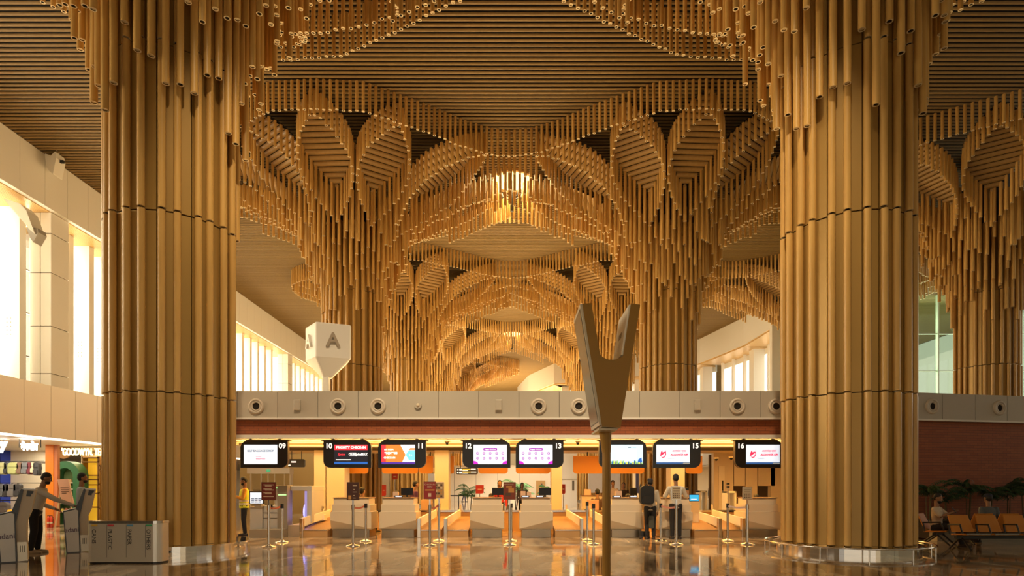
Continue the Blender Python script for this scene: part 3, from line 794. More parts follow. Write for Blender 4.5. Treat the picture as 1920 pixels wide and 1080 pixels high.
# ------------------------------------------------------------------ check-in counters and weigh belts
CB = mat('counter_cream', (.66, .55, .40), .3); CBL = mat('counter_cream_light', (.74, .62, .46), .3); PL = mat('plinth_steel', (.30, .24, .17), .25, .8)
CF = mat('counter_cream_shaded', (.58, .47, .33), .3)  # same cream, with the leaning facet's shade put into the colour
YC = 17.25
def cx_(px): return PX(px, YC)
def counter(px0, px1, mir, label, gaps=True):
    xc = cx_((px0+px1)/2); w = (px1-px0)*YC/FPX; h = w/2
    r = thing('check_in_counter', label, 'counter', (xc, YC, 0), group='check-in counters')
    c = MB(); c.box(-h+.06, h-.06, .02, .85, 0, .24, PL); c.build('plinth', r, bevel=.01)
    c = MB(); zb, zt = .235, .735; y0 = 0.
    # lower body; its lower front triangle leans inward
    a, b = (-h, h) if mir > 0 else (h, -h)
    V = [(a, 0, zb+.02), (a, 0, zt), (b, 0, zt), (b, 0, .50), (b, .12, zb), (a, .02, zb)]
    c.add(V, [(0, 1, 2, 3)], CB); c.add(V, [(0, 3, 4, 5)], CF)
    V2 = [(a, 0, zt), (b, 0, zt), (b, .9, zt), (a, .9, zt), (a, .9, zb), (b, .9, zb), (a, 0, zb+.02), (a, .02, zb), (b, 0, .5), (b, .12, zb)]
    c.add(V2, [(0, 1, 2, 3), (3, 2, 5, 4), (0, 3, 4, 7, 6), (1, 8, 9, 5, 2), (4, 5, 9, 7)], CB)
    c.build('lower_body', r)
    c = MB(); c.box(-h+.035, h-.035, .02, .88, .735, .75, CBL); c.box(-h+.04, h-.04, .04, .86, .74, .96, CB); c.build('middle_body', r, bevel=.012)
    c = MB(); c.box(-h+.08, h-.08, .07, .80, .95, 1.135, CBL); c.build('upper_body', r, bevel=.012)
    c = MB(); c.box(-h+.06, h-.06, .04, .84, 1.135, 1.16, WOODB); c.build('counter_top', r, bevel=.005)
    return r, xc, w
cnt = {10: (619, 696, -1), 11: (711, 780, 1), 12: (881, 945, -1), 13: (974, 1037, 1), 14: (1143, 1207, -1), 15: (1235, 1299, 1), 16: (1398, 1463, -1)}
cl = {10: 'cream counter under sign 10, leftmost of the stepped counters', 11: 'cream counter under sign 11, right of the lone one under sign 10', 12: 'cream counter below sign 12, in the left of the centre pair',
      13: 'cream counter below sign 13, in the right of the centre pair', 14: 'cream counter partly hidden by the totem pole', 15: 'cream counter with a man in pale shirt standing at it',
      16: 'cream counter below sign 16 beside the right foreground column'}
CT = {}
for k, (a, b, m_) in cnt.items(): CT[k] = counter(a, b, m_, cl[k])[1]
BELT = mat('conveyor_belt_tan', (.30, .17, .075), .5); BW = mat('belt_side_wood', (.50, .29, .12), .4)
def belt(px0, px1, mir, label):
    x0, x1 = cx_(px0), cx_(px1); w = x1-x0
    r = thing('weigh_belt', label, 'conveyor', (x0, YC+.05, 0), group='baggage weigh belts beside the counters')
    c = MB(); c.box(0, w, 0, .25, .0, .20, BW); c.build('front_step', r)
    c = MB(); c.box(.02, w-.02, -.01, .22, .20, .225, STEEL); c.build('step_edge', r)
    c = MB(); V = [(0, .22, .22), (w, .22, .22), (w, 2.3, .50), (0, 2.3, .50), (0, .22, .0), (w, .22, .0), (w, 2.3, 0), (0, 2.3, 0)]
    c.add(V, [(0, 1, 2, 3), (0, 4, 5, 1), (1, 5, 6, 2), (3, 2, 6, 7), (0, 3, 7, 4)], BELT); c.build('belt_bed', r)
    # slanted white side guard with its steel post
    xs = 0.02 if mir < 0 else w-.02
    c = MB(); V = []
    xe = xs+.10*(-mir)
    for q in (xs-.025, xs+.025): V += [(q, -.02, .30), (q, -.02, .56), (q+.25*(-mir), 1.9, .74), (q+.25*(-mir), 1.9, .52)]
    c.add(V, [(0, 1, 2, 3), (7, 6, 5, 4), (0, 4, 5, 1), (1, 5, 6, 2), (2, 6, 7, 3), (3, 7, 4, 0)], WHITE); c.build('side_guard', r)
    c = MB(); c.box(xs-.05, xs+.05, -.05, .10, 0, .56, STEEL); c.build('post', r, bevel=.008)
    c = MB(); c.rod((xs+.25*(-mir), 1.9, .6), (xs+.27*(-mir), 1.9, .90), .03, CREAM); c.build('scanner_arm', r)
    return r
for a, b, m_, lb in ((563, 613, -1, 'weigh belt left of the counter under sign 10'), (784, 826, -1, 'weigh belt just right of the counter under sign 11'), (834, 878, -1, 'weigh belt just left of the counter under sign 12'),
                     (1041, 1092, 1, 'weigh belt just right of the counter under sign 13'), (1097, 1141, 1, 'weigh belt just left of the totem pole'),
                     (1303, 1352, 1, 'weigh belt just right of the counter under sign 15'), (1357, 1396, 1, 'weigh belt just left of the counter under sign 16')):
    belt(a, b, m_, lb)
# collector belt wall behind the counters
c = MB(); c.box(PX(600, 19.7), PX(1398, 19.7), 19.7, 20.6, 0, .66, BW); o = c.build('collector_body')
r = thing('collector_conveyor', 'long low tan baggage conveyor running behind all the counters', 'conveyor', (0, 19.7, 0)); o.parent = r; o.location = (0, -19.7, 0)
c = MB(); c.box(PX(600, 19.7), PX(1398, 19.7), -.02, .04, .64, .70, STEEL); c.build('edge_rail', r)
c = MB(); c.box(PX(600, 19.7), PX(1398, 19.7), .1, .85, .66, .675, BLACK); c.build('belt', r)

# cream structural piers under the canopy, and orange boards of the far side
PC = mat('pier_cream', (.80, .66, .45), .45)
for a, b, y in ((589, 610, 22.4), (612, 646, 22.4), (815, 841, 22.4), (1034, 1054, 22.4), (1258, 1284, 22.4)):
    c = MB(); c.box(PX(a, y), PX(b, y), y, y+.7, 0, ZS+.0, PC); o = c.build('wall_pier'); struct(o)
OB = []
for a, b, lb in ((648, 690, 'orange hanging board behind sign 10'), (716, 784, 'orange hanging board behind sign 11'), (786, 812, 'short orange hanging board just left of the pier by sign 11'), (842, 851, 'narrow orange board end right of the pier beside sign 11'), (897, 952, 'orange hanging board behind sign 12'),
              (967, 1032, 'orange hanging board behind sign 13'), (1075, 1208, 'widest orange hanging board, crossing behind the totem pole'), (1286, 1317, 'orange hanging board behind sign 15')):
    y = 23.4; x0, x1 = PX(a, y), PX(b, y); z0 = PZ(888, y)
    r = thing('orange_hanging_board', lb, 'sign', ((x0+x1)/2, y, z0), group='orange boards of the far counters')
    h = (x1-x0)/2; c = MB(); c.prism_xz(rrect(-h, h, 0, ZS-z0-.16, min(.12, h*.6), 'bl br'), 0, .08, ORANGE); c.build('board', r)
    c = MB()
    for q in (-h*.6, h*.6): c.rod((q, .04, ZS-z0-.16), (q, .04, ZS-z0+.12), .02, BLACK)
    c.build('hanger', r)
# ------------------------------------------------------------------ forked screen totem in the foreground
TB = mat('totem_bronze', (.33, .16, .012), .45, .1); TE = mat('totem_pale_side', (.62, .52, .36), .4)
Yt = 9.0
r = thing('screen_totem', 'tall forked bronze screen totem on a slim pole right of the centre', 'totem', (PX(1138.5, Yt), Yt+.45, 0))
tx = PX(1138.5, Yt)
def tp(px, py): return (PX(px, Yt)-tx, PZ(py, Yt))
arc_ = [tp(1060+a/3.378, 540+b/3.378) for a, b in ((222, 425), (245, 442), (270, 452), (295, 455), (320, 452), (343, 444), (365, 430))]
poly = [tp(1091.7, 569.5), tp(1108.8, 568)]+arc_+[tp(1182.8, 568.7), tp(1200.6, 571), tp(1163.6, 802), tp(1128.7, 800)]
c = MB(); c.prism_xz(poly, -.45, .45, TB, TE); c.build('forked_body', r, bevel=.012)
# the slanted screen on the left flank
a0 = Vector((poly[0][0], 0, poly[0][1])); a1 = Vector((poly[-1][0], 0, poly[-1][1])); d_ = (a1-a0); n_ = Vector((-d_.z, 0, d_.x)).normalized()
if n_.x > 0: n_ = -n_
def flank(c, t0, t1, y0, y1, off, m):
    V = []
    for k in (0, off):
        for t, y in ((t0, y0), (t1, y0), (t1, y1), (t0, y1)):
            p = a0+d_*t+n_*(k+.001); V.append((p.x, y, p.z))
    c.add(V, [(0, 1, 2, 3), (7, 6, 5, 4), (0, 4, 5, 1), (1, 5, 6, 2), (2, 6, 7, 3), (3, 7, 4, 0)], m)
c = MB(); flank(c, .0, .985, -.45, .45, .035, TE); s0 = c.build('screen_frame', r)
c = MB(); flank(c, .03, .955, -.41, .41, .04, BLACK); flank(c, .035, .95, -.40, .40, .043, mat('switched_off_screen', (.20, .19, .14), .22)); c.build('screen', s0)
# pale plate with its slot on the inner side of the right arm
b0 = Vector((poly[9][0], 0, poly[9][1])); b1 = Vector((poly[8][0], 0, poly[8][1])); e_ = b1-b0; m_ = Vector((e_.z, 0, -e_.x)).normalized()
if m_.x > 0: m_ = -m_
def inner(c, t0, t1, y0, y1, off, m):
    V = []
    for k in (0, off):
        for t, y in ((t0, y0), (t1, y0), (t1, y1), (t0, y1)):
            p = b0+e_*t+m_*(k+.001); V.append((p.x, y, p.z))
    c.add(V, [(0, 1, 2, 3), (7, 6, 5, 4), (0, 4, 5, 1), (1, 5, 6, 2), (2, 6, 7, 3), (3, 7, 4, 0)], m)
c = MB(); inner(c, .02, .97, -.43, .43, .02, mat('totem_inner_pale', (.72, .66, .54), .4)); i0 = c.build('inner_plate', r)
c = MB(); inner(c, .44, .56, -.12, .10, .024, BLACK); c.build('cable_slot', i0)
zb = tp(1, 802)[1]
c = MB(); c.box(poly[-1][0]-.04, poly[-2][0]-.04, -.40, .44, zb-.03, zb, TE); c.build('underside_plate', r)
c = MB(); c.rod((.06, 0, zb-.35), (.04, 0, zb-.02), .068, TB, .10, n=28); c.rod((.06, 0, .02), (.06, 0, zb-.34), .066, TB, n=28); c.build('pole', r)
c = MB(); c.lathe([(0, 0), (.32, 0), (.32, .015), (.08, .03), (0, .03)], (.06, 0, 0), CHROME, 40); c.build('base_plate', r)

# ------------------------------------------------------------------ white pylon with letter A on the island roof
Yp = 18.4
PW = mat('pylon_white', (.82, .78, .70), .45)
xk, x0, x1 = PX(592, Yp), PX(557, Yp), PX(653, Yp)
r = thing('letter_pylon', 'white faceted pylon with a raised letter A standing on the island roof', 'sign', (PX(604.5, Yp), Yp+.4, FTOP-.25))
px_ = PX(604.5, Yp); zz = lambda py: PZ(py, Yp)-(FTOP-.25)
h_top, h_mid, h_low = zz(602), zz(668), zz(705)
# plan: near corner, left corner, right corner, far corner
def ring(s, z, z2=None):
    z2 = z if z2 is None else z2
    return [((xk-px_)*s, -.40*s, z), ((x1-px_)*s, -.05*s, z2), ((x1-px_-.35)*s, .75*s, z2), ((x0-px_)*s, .30*s, z2)]
r0_ = [(v[0], v[1], z) for v, z in zip(ring(1, 0), (h_top, h_top-.02, h_top, h_top-.02))]
r1_ = [(v[0]*1.0, v[1], h_mid) for v in ring(1, 0)]; r2_ = ring(.22, h_low); 
V = r0_+r1_+r2_; F = [(0, 1, 2, 3), (8, 11, 10, 9)]
for k in (0, 4):
    for i in range(4): F.append((k+i, k+(i+1) % 4, k+4+(i+1) % 4, k+4+i))
c = MB(); c.add(V, F, PW); c.build('head', r, bevel=.05)
c = MB(); c.box(-.10, .09, -.08, .12, 0, h_low+.05, PW); c.build('stem', r, bevel=.02)
LT = mat('raised_letter_bronze', (.40, .33, .25), .4, .3)
fa = math.atan2(.35, x1-xk)
text('raised_letter', 'A', (PX(622, Yp)-px_, -.265, zz(636)), .42, LT, r, rot=(H, 0, fa), ex=.03, bold=.014)
fb = math.atan2(-.70, xk-x0)
text('raised_letter', 'A', (PX(571.5, Yp)-px_, -.04, zz(636)), .40, PW, r, rot=(H, 0, fb), ex=.04, bold=.012)

# ------------------------------------------------------------------ recycling bin
Yb = 11.35
x0, x1 = PX(159, Yb), PX(299, Yb); w = x1-x0; zt = PZ(977, Yb)
r = thing('recycling_bin', 'long stainless steel recycling bin with four labelled sections', 'bin', ((x0+x1)/2, Yb, 0))
h = w/2; BS = mat('bin_steel', (.74, .68, .58), .30, .55, bump=(2.2, .12))
plan = [(x, y) for x, y in rrect(-h, h, 0, .42, .15, 'all', 8)]
c = MB(); c.prism_xy(plan, .03, zt-.05, BS); c.build('body', r)
c = MB(); c.prism_xy([(x*1.0, y) for x, y in rrect(-h-.008, h+.008, -.008, .43, .155, 'all', 8)], zt-.05, zt, STEEL); c.build('lid', r)
c = MB(); c.prism_xy([(x*.985, .02+y*.95) for x, y in plan], 0, .03, BLACK); c.build('plinth', r)
INK = mat('black_lettering', (.02, .02, .02), .5)
for i, (wd_, px, colr) in enumerate((('CANS', 176, (.75, .45, .05)), ('PLASTIC', 206, (.6, .04, .05)), ('PAPER', 242.5, (.12, .35, .6)), ('OTHERS', 278, (.05, .4, .18)))):
    xx = PX(px, Yb)-(x0+x1)/2
    xw = max(xx, -h+.10)
    L_ = {'CANS': 4, 'PLASTIC': 7, 'PAPER': 5, 'OTHERS': 6}[wd_]
    yy = -.003 if xw > -h+.14 else .004
    text('section_word', wd_, (xw, -.003, PZ(992, Yb)), .075, INK, r, rot=(H, math.pi/2, 0), align='LEFT', ex=.001)
    c = MB(); c.box(xw-.045, xw+.07, -.004, .02, PZ(987, Yb), PZ(983.5, Yb), mat('section_tab_'+wd_.lower(), colr, .5)); c.build('colour_tab', r)
    if i:
        c = MB(); c.box(xw-.058, xw-.054, -.0025, .02, .12, PZ(984, Yb), INK); c.build('section_line', r)

# ------------------------------------------------------------------ self check-in kiosks
KW = mat('kiosk_white', (.80, .78, .76), .3); KB = mat('kiosk_beige', (.62, .50, .35), .35); KD = mat('kiosk_dark_edge', (.03, .028, .028), .3)
KS = mat('kiosk_base_steel', (.42, .35, .26), .28, .9)
Yk = 13.28; kx = PX(151, Yk)
def kp(a, b): return (PX(a/6.355, Yk)-kx, PZ(890+b/6.355, Yk))
r = thing('check_in_kiosk', 'white and beige self check-in kiosk right beside the recycling bin', 'kiosk', (kx, Yk, 0), group='self check-in kiosks')
c = MB(); c.prism_xz([kp(752, 430), kp(905, 398), kp(940, 420), kp(962, 930), kp(955, 940), kp(800, 940), kp(792, 925)], 0, .42, KD); c.build('front_housing', r, bevel=.01)
c = MB(); c.prism_xz([kp(765, 446), kp(905, 412), kp(930, 428), kp(946, 915), kp(808, 916)], -.012, 0, KW); pnl = c.build('white_panel', r)
text('company_word', 'adani', (kp(858, 655)[0], -.016, kp(858, 655)[1]), .105, mat('logo_purple_grey', (.13, .07, .13), .4), pnl, bold=.001, rot=(H, math.radians(-3), 0))
c = MB(); c.prism_xz([kp(945, 520), kp(1022, 176), kp(1145, 180), kp(1098, 400), kp(1052, 500), kp(1050, 722), kp(950, 722)], .06, .5, KB); c.build('tower', r, bevel=.015)
c = MB(); c.prism_xz([kp(1008, 160), kp(1145, 168), kp(1145, 182), kp(1020, 178)], .05, .51, KW); c.build('tower_cap', r)
c = MB(); c.prism_xz([kp(905, 398), kp(998, 165), kp(1022, 176), kp(945, 520), kp(940, 420)], .03, .46, KD); c.build('screen_side', r)
c = MB(); c.prism_xz([kp(1058, 185), kp(1122, 190), kp(1115, 215), kp(1098, 222), kp(1092, 248), kp(1046, 245)], .055, .062, BLACK); c.build('camera_window', r)
c = MB(); c.prism_xz([kp(955, 722), kp(1052, 722), kp(1062, 915), kp(962, 925)], .08, .48, KS); bs = c.build('base', r)
c = MB()
for q in (985, 1005, 1025): c.prism_xz([kp(q, 760), kp(q+6, 760), kp(q+6, 830), kp(q, 830)], .074, .08, DARK)
c.build('vent_slot', bs)
r.rotation_euler = (0, 0, math.radians(36)); r.scale = (.82, 1, 1)
copy_tree(r, (PX(32, 11.54), 11.54, 0), label='white and beige self check-in kiosk at the left edge of the frame')

# ------------------------------------------------------------------ queue posts
BLT = mat('belt_webbing', (.55, .42, .38), .7); BLR = mat('belt_webbing_red', (.5, .12, .08), .7)
def frame_sign(kind, r, w, h, zc):
    m1 = {'maroon': mat('sign_maroon', (.16, .022, .012), .4), 'brown': mat('sign_chocolate', (.06, .018, .010), .4), 'red': mat('sign_deep_red', (.28, .02, .018), .4), 'collage': mat('sign_tan', (.38, .25, .13), .5), 'pale': mat('sign_pale', (.50, .40, .27), .5), 'photo': mat('sign_rust', (.20, .035, .012), .4)}[kind]
    c = MB(); c.box(-w/2-.012, w/2+.012, -.012, .012, zc-h/2-.012, zc+h/2+.012, STEEL if kind in ('pale', 'collage') else mat('frame_bronze', (.16, .09, .045), .3, .6)); fr = c.build('sign_frame', r)
    c = MB(); c.box(-w/2, w/2, -.016, -.012, zc-h/2, zc+h/2, m1)
    T1 = mat('print_pale', (.62, .48, .34), .5); T2 = mat('print_dark', (.10, .05, .03), .5); T3 = mat('print_amber', (.55, .25, .06), .5)
    rg = random.Random(kind)
    if kind == 'maroon':
        for i, z in enumerate((.36, .30, .12, .06, -.10, -.16, -.32)): c.box(-w*.38+(.04 if i % 2 else 0), w*.38-(.05 if i % 3 else 0), -.018, -.016, zc+z*h-.006, zc+z*h+.012, T1)
    elif kind == 'brown':
        for z, a in ((.32, .30), (.1, .12), (-.05, .30), (-.25, .12), (-.4, .2)): c.box(w*.05-a*w*.2, w*.05+a*w, -.018, -.016, zc+z*h-.006, zc+z*h+.008, T1)
        c.box(-w*.4, -w*.15, -.018, -.016, zc-h*.48, zc-h*.25, T3)
    elif kind == 'red':
        c.box(-w*.14, w*.12, -.018, -.016, zc-.38*h, zc-.17*h, T1); c.box(-w*.4, w*.4, -.018, -.016, zc-.02*h, zc+.06*h, T3)
    elif kind == 'collage':
        for i in range(3):
            for j in range(5): c.box(-w*.4+i*w*.28, -w*.4+i*w*.28+w*.22, -.018, -.016, zc-h*.44+j*h*.18, zc-h*.44+j*h*.18+h*.12, (T2, T3, T1)[rg.randrange(3)])
    elif kind == 'pale':
        c.box(-w*.4, w*.4, -.018, -.016, zc+.30*h, zc+.33*h, T2); c.box(-w*.35, w*.35, -.018, -.016, zc+.12*h, zc+.15*h, T2)
        for i in range(4):
            for j in range(3): c.box(-w*.38+i*w*.2, -w*.38+i*w*.2+w*.13, -.018, -.016, zc-h*.4+j*h*.14, zc-h*.4+j*h*.14+h*.09, T2)
    else:
        c.box(-w*.3, w*.2, -.018, -.016, zc+.2*h, zc+.3*h, T3); c.box(-w*.1, w*.38, -.018, -.016, zc-.1*h, zc+.18*h, T3); c.box(-w*.35, w*.1, -.018, -.016, zc-.3*h, zc-.12*h, T2)
    c.build('sign_face', fr)
    if kind == 'red':
        text('sign_words', 'CHECK-IN\nHERE', (0, -.019, zc+.28*h), .04, T1, fr)
    if kind == 'photo': text('sign_words', 'IMPORTANT', (-.02, -.019, zc+.38*h), .03, T1, fr)
PY = lambda by: FPX*EYE/(by-HY)
def post(px, by, label, kind=None, w=.3, top=905, bot=937, htop=1.0):
    Y = PY(by); r = thing('queue_post', label, 'queue post', (PX(px, Y), Y, 0), group='steel queue posts')
    c = MB(); c.lathe([(0, 0), (.18, 0), (.18, .012), (.15, .03), (.05, .05), (.035, .07)], (0, 0, 0), CHROME, 32, True); c.build('base', r)
    c = MB(); c.rod((0, 0, .05), (0, 0, htop), .033, STEEL, n=16); c.build('pole', r)
    c = MB(); c.rod((0, 0, htop-.10), (0, 0, htop+.02), .042, BLACK if kind is None else STEEL, n=16); c.build('belt_head', r)
    if kind:
        zt, zb = PZ(top, Y), PZ(bot, Y); frame_sign(kind, r, w, zt-zb, (zt+zb)/2)
        c = MB(); c.box(-.02, .02, -.01, .01, htop, zb, STEEL); c.build('bracket', r)
    return r, Vector((PX(px, Y), Y, htop-.05))
def belt_between(a, b, m, label):
    d = b-a; n = Vector((-d.y, d.x, 0)).normalized()*.003
    mid = (a+b)/2; r = MB(); V = []
    for k in range(7):
        p = a+d*(k/6)-mid; p.z -= .03*math.sin(math.pi*k/6)
        for s_ in (n, -n):
            for z in (-.024, .024): V.append((p.x+s_.x, p.y+s_.y, p.z+z))
    F = []
    for k in range(6):
        o = 4*k; F += [(o, o+1, o+5, o+4), (o+2, o+6, o+7, o+3), (o+1, o+3, o+7, o+5), (o, o+4, o+6, o+2)]
    r.add(V, F, m); o = r.build('barrier_belt', None, mid); return tag(o, label, 'belt', 'retractable barrier belts')
def post_pair(a, b, m, lb):
    A = post(*a); B_ = post(*b); belt_between(A[1]+Vector((.04, 0, 0)), B_[1]+Vector((-.04, 0, 0)), m, lb)
post_pair((504, 1026, 'queue post with a maroon notice left of the weigh scanner', 'maroon', .33, 905, 937), (529, 1017, 'bare queue post just right of the maroon notice'), BLR, 'belt joining the maroon-notice post to the bare post')
post_pair((662, 1024, 'queue post with a dark brown notice in front of the counter below sign 10', 'brown', .28, 905, 937), (686, 1015, 'bare queue post right of the dark brown notice'), BLR, 'belt at the dark brown notice')
post_pair((806, 1023, 'queue post with a red check-in notice', 'red', .29, 904, 935), (823, 1014, 'queue post with a tan picture collage behind the red notice', 'collage', .25, 905, 934), BLR, 'belt between the red notice and the collage post')
A = post(955.5, 1022, 'queue post with a rust poster in front of the centre aisle', 'photo', .29, 905, 936); post(958.5, 1014, 'queue post standing right behind the one with a rust poster')
A = post(1113, 1021, 'bare queue post closest to the totem pole on its left', None, htop=1.02); post(1101, 1013, 'bare queue post second left of the totem pole', None, htop=1.04)
A = post(1268, 1021, 'queue post with a pale notice before the man in the white shirt', 'pale', .22, 912, 936); B_ = post(1239, 1014, 'queue post between the two men standing at the counters')
belt_between(B_[1], A[1], mat('belt_pinkish', (.55, .25, .22), .7), 'pinkish belt beneath the pale notice by the men')
A = post(1401, 1021, 'queue post with a pale notice in front of the counter under sign 16', 'pale', .22, 914, 936); B_ = post(1364.5, 1014, 'bare queue post left of the rightmost pale notice')
belt_between(B_[1], A[1], mat('belt_lilac', (.5, .42, .48), .7), 'lilac belt below sign 16')

# ------------------------------------------------------------------ self bag drop machine below sign 09
Yg = 17.6; gx = lambda p: PX(p, Yg); gz = lambda p: PZ(p, Yg)
GY = mat('machine_grey', (.52, .50, .47), .4); GD = mat('machine_taupe', (.28, .24, .19), .4)
x_ = gx(525)
r = thing('bag_drop_machine', 'grey self bag drop machine with scanner tunnel beneath sign 09', 'bag drop machine', (x_, Yg, 0))
def gb(c, a, b, t, bt, y0, y1, m): c.box(gx(a)-x_, gx(b)-x_, y0, y1, gz(bt), gz(t), m)
c = MB(); gb(c, 469, 492, 950, 994, .0, .6, GY); gb(c, 493, 520, 948, 994, .02, .6, GY); gb(c, 469, 520, 994, 1008, .03, .6, GD); c.build('cabinet', r, bevel=.01)
c = MB(); gb(c, 493.5, 519, 961, 961.8, .01, .02, GAPM); gb(c, 493.5, 519, 971, 971.8, .01, .02, GAPM); gb(c, 506, 511, 946, 952, -.02, .02, BLACK); c.build('printer_slot', r)
c = MB(); gb(c, 470, 497, 921, 945, -.1, -.04, KD); s0 = c.build('touch_screen', r)
c = MB(); gb(c, 472, 495, 923.5, 943.5, -.104, -.1, SCW)
for i in range(3):
    gb(c, 474+6.6*i, 479.5+6.6*i, 930, 932.5, -.108, -.104, SCT)
    for j in range(3): gb(c, 474+6.6*i, 479.5+6.6*i, 934+3*j, 936+3*j, -.108, -.104, SCG)
c.build('display', s0)
c = MB(); gb(c, 477, 490, 918.5, 920, -.08, -.05, BLACK); gb(c, 478, 491, 945, 950, -.05, .2, GY); c.build('card_reader', r)
c = MB(); gb(c, 521, 540, 910, 1010, -.05, .35, GD); gb(c, 513, 521, 911, 975, .1, .35, GY); tw = c.build('scanner_tower', r, bevel=.01)
GLW = mat('green_status_light', (.4, 1, .5), .5, emit=(.35, .95, .25), es=1.6); BLW = mat('violet_scanner_light', (.4, .4, 1), .5, emit=(.25, .28, 1.), es=2.2)
c = MB(); gb(c, 523, 538, 927, 929, -.055, -.05, GLW); gb(c, 514, 521, 914, 915.5, .09, .1, GLW); c.build('status_light', tw)
c = MB(); gb(c, 540, 580, 911, 920, .2, 1.4, GY); gb(c, 571, 580, 920, 980, .2, 1.4, GY); gb(c, 540, 571, 920, 990, 1.35, 1.4, mat('tunnel_rear', (.55, .42, .38), .4)); tn = c.build('scanner_tunnel', r, bevel=.01)
c = MB(); gb(c, 566, 571, 921, 980, .25, 1.3, mat('violet_edge', (.35, .32, .6), .4, emit=(.22, .2, .55), es=.9)); c.ball((gx(554)-x_, .9, gz(962)), (.09, .09, .26), BLW); c.build('scan_light', tn)
c = MB(); gb(c, 540, 562, 985, 1010, .0, 1.4, mat('machine_tan', (.45, .34, .24), .4)); gb(c, 480, 540, 991, 1013, -.45, -.05, GD); gb(c, 481, 539, 1014.6, 1015.6, -.46, -.44, mat('cyan_floor_strip', (.3, .9, 1), .5, emit=(.25, .75, 1), es=2.5)); c.build('intake_step', r)
# loose scanner tray left of the counter under sign 10
r = thing('hand_scanner_cradle', 'small white cradle with an upright grey scanner left of the counter under sign 10', 'scanner', (PX(592, 18.6), 18.6, .0))
c = MB(); V = []; 
c.prism_xz([(-.28, .42), (.18, .62), (.26, .60), (.26, .42), (-.2, .32)], 0, .3, WHITE); c.build('tray', r)
c = MB(); c.rod((.08, .15, .58), (.18, .15, .86), .04, STEEL); c.build('scanner', r)
c = MB(); c.box(-.05, .05, .1, .2, .385, .42, GY); c.build('stand', r)
# ------------------------------------------------------------------ things behind the counters
LWH = mat('lit_cream_wall', (.78, .70, .56), .4)
PNL = mat('panelled_cream', (.72, .58, .38), .35)
c = MB()
for a, b in ((1338, 1375), (1376, 1397), (1398, 1420), (1421, 1444), (1445, 1500)):
    y = 24.4; x0, x1 = PX(a, y)+.01, PX(b, y)
    if a == 1376: c.box(x0, x1, y, y+.3, PZ(911, y), ZS, PNL)
    elif a == 1421: c.box(x0, x1+.2, y, y+.3, PZ(911, y), ZS, PNL); c.box(x0, x1+.2, y, y+.3, 0, PZ(946, y), PNL)
    else: c.box(x0, x1, y, y+.3, 0, ZS, PNL)
c.box(PX(1345, 24.4), PX(1500, 24.4), 25.4, 25.5, 0, ZS, mat('recess_brown', (.22, .13, .06), .5))
struct(c.build('wall_service'))
c = MB(); y = 24.4; c.box(PX(1347, y), PX(1358, y), y-.05, y, 0, PZ(874, y), mat('door_leaf_cream', (.82, .70, .5), .35)); c.box(PX(1353, y), PX(1355.5, y), y-.06, y-.05, PZ(922, y), PZ(901, y), DARK); struct(c.build('door_1'))
# far cream block with a door, seen between the counters
y = 66.
c = MB(); c.box(-16, 12, y, y+.4, 0, 3.7, LWH)
for i in range(12): c.box(-16+2.4*i, -15.97+2.4*i, y-.02, y, 0, 3.7, GAPM)
struct(c.build('wall_far_block'))
c = MB(); c.box(-18, 22, y, y+5, 3.7, 3.9, CREAM); struct(c.build('roof'))
c = MB(); c.box(PX(1005, y), PX(1022, y), y-.12, y, 0, PZ(901, y), mat('timber_door', (.5, .30, .12), .4)); struct(c.build('door_2'))
c = MB(); c.box(PX(1053, 44), PX(1082, 44), 44, 44.3, 0, 4.2, mat('white_core_wall', (.85, .8, .72), .4)); c.box(PX(1072.8, 44), PX(1076.5, 44), 43.97, 44, PZ(920, 44), PZ(901, 44), GAPM); c.box(PX(1053, 44), PX(1082, 44), 43.98, 44, PZ(899, 44), PZ(898.4, 44), GAPM); struct(c.build('wall_core'))
# white and navy boards between the far columns
for a, b, t, bt, y, col_, lb in ((1103, 1134, 888, 924, 38, (.80, .80, .86), 'large pale board seen left of the totem pole behind the counter'), (1144, 1163, 888, 925, 38.2, (.80, .80, .86), 'pale board seen right of the totem pole behind the counter'),
                       (1192, 1206, 888, 925, 35, (.10, .11, .26), 'navy display panel beside the bamboo column behind sign 14'), (803, 815, 888, 925, 38, (.72, .74, .80), 'pale narrow board left of the pier behind sign 11')):
    r = thing('display_board', lb, 'board', (PX((a+b)/2, y), y, 0)); h = (b-a)*y/FPX/2
    c = MB(); c.box(-h, h, -.04, .04, PZ(bt, y), PZ(t, y), mat('board_%d' % a, col_, .4)); c.build('board', r)
    c = MB()
    for q in (-h*.8, h*.8): c.box(q-.03, q+.03, -.03, .03, 0, PZ(bt, y), STEEL); c.box(q-.03, q+.03, -.25, .25, 0, .03, STEEL)
    c.build('stand', r)
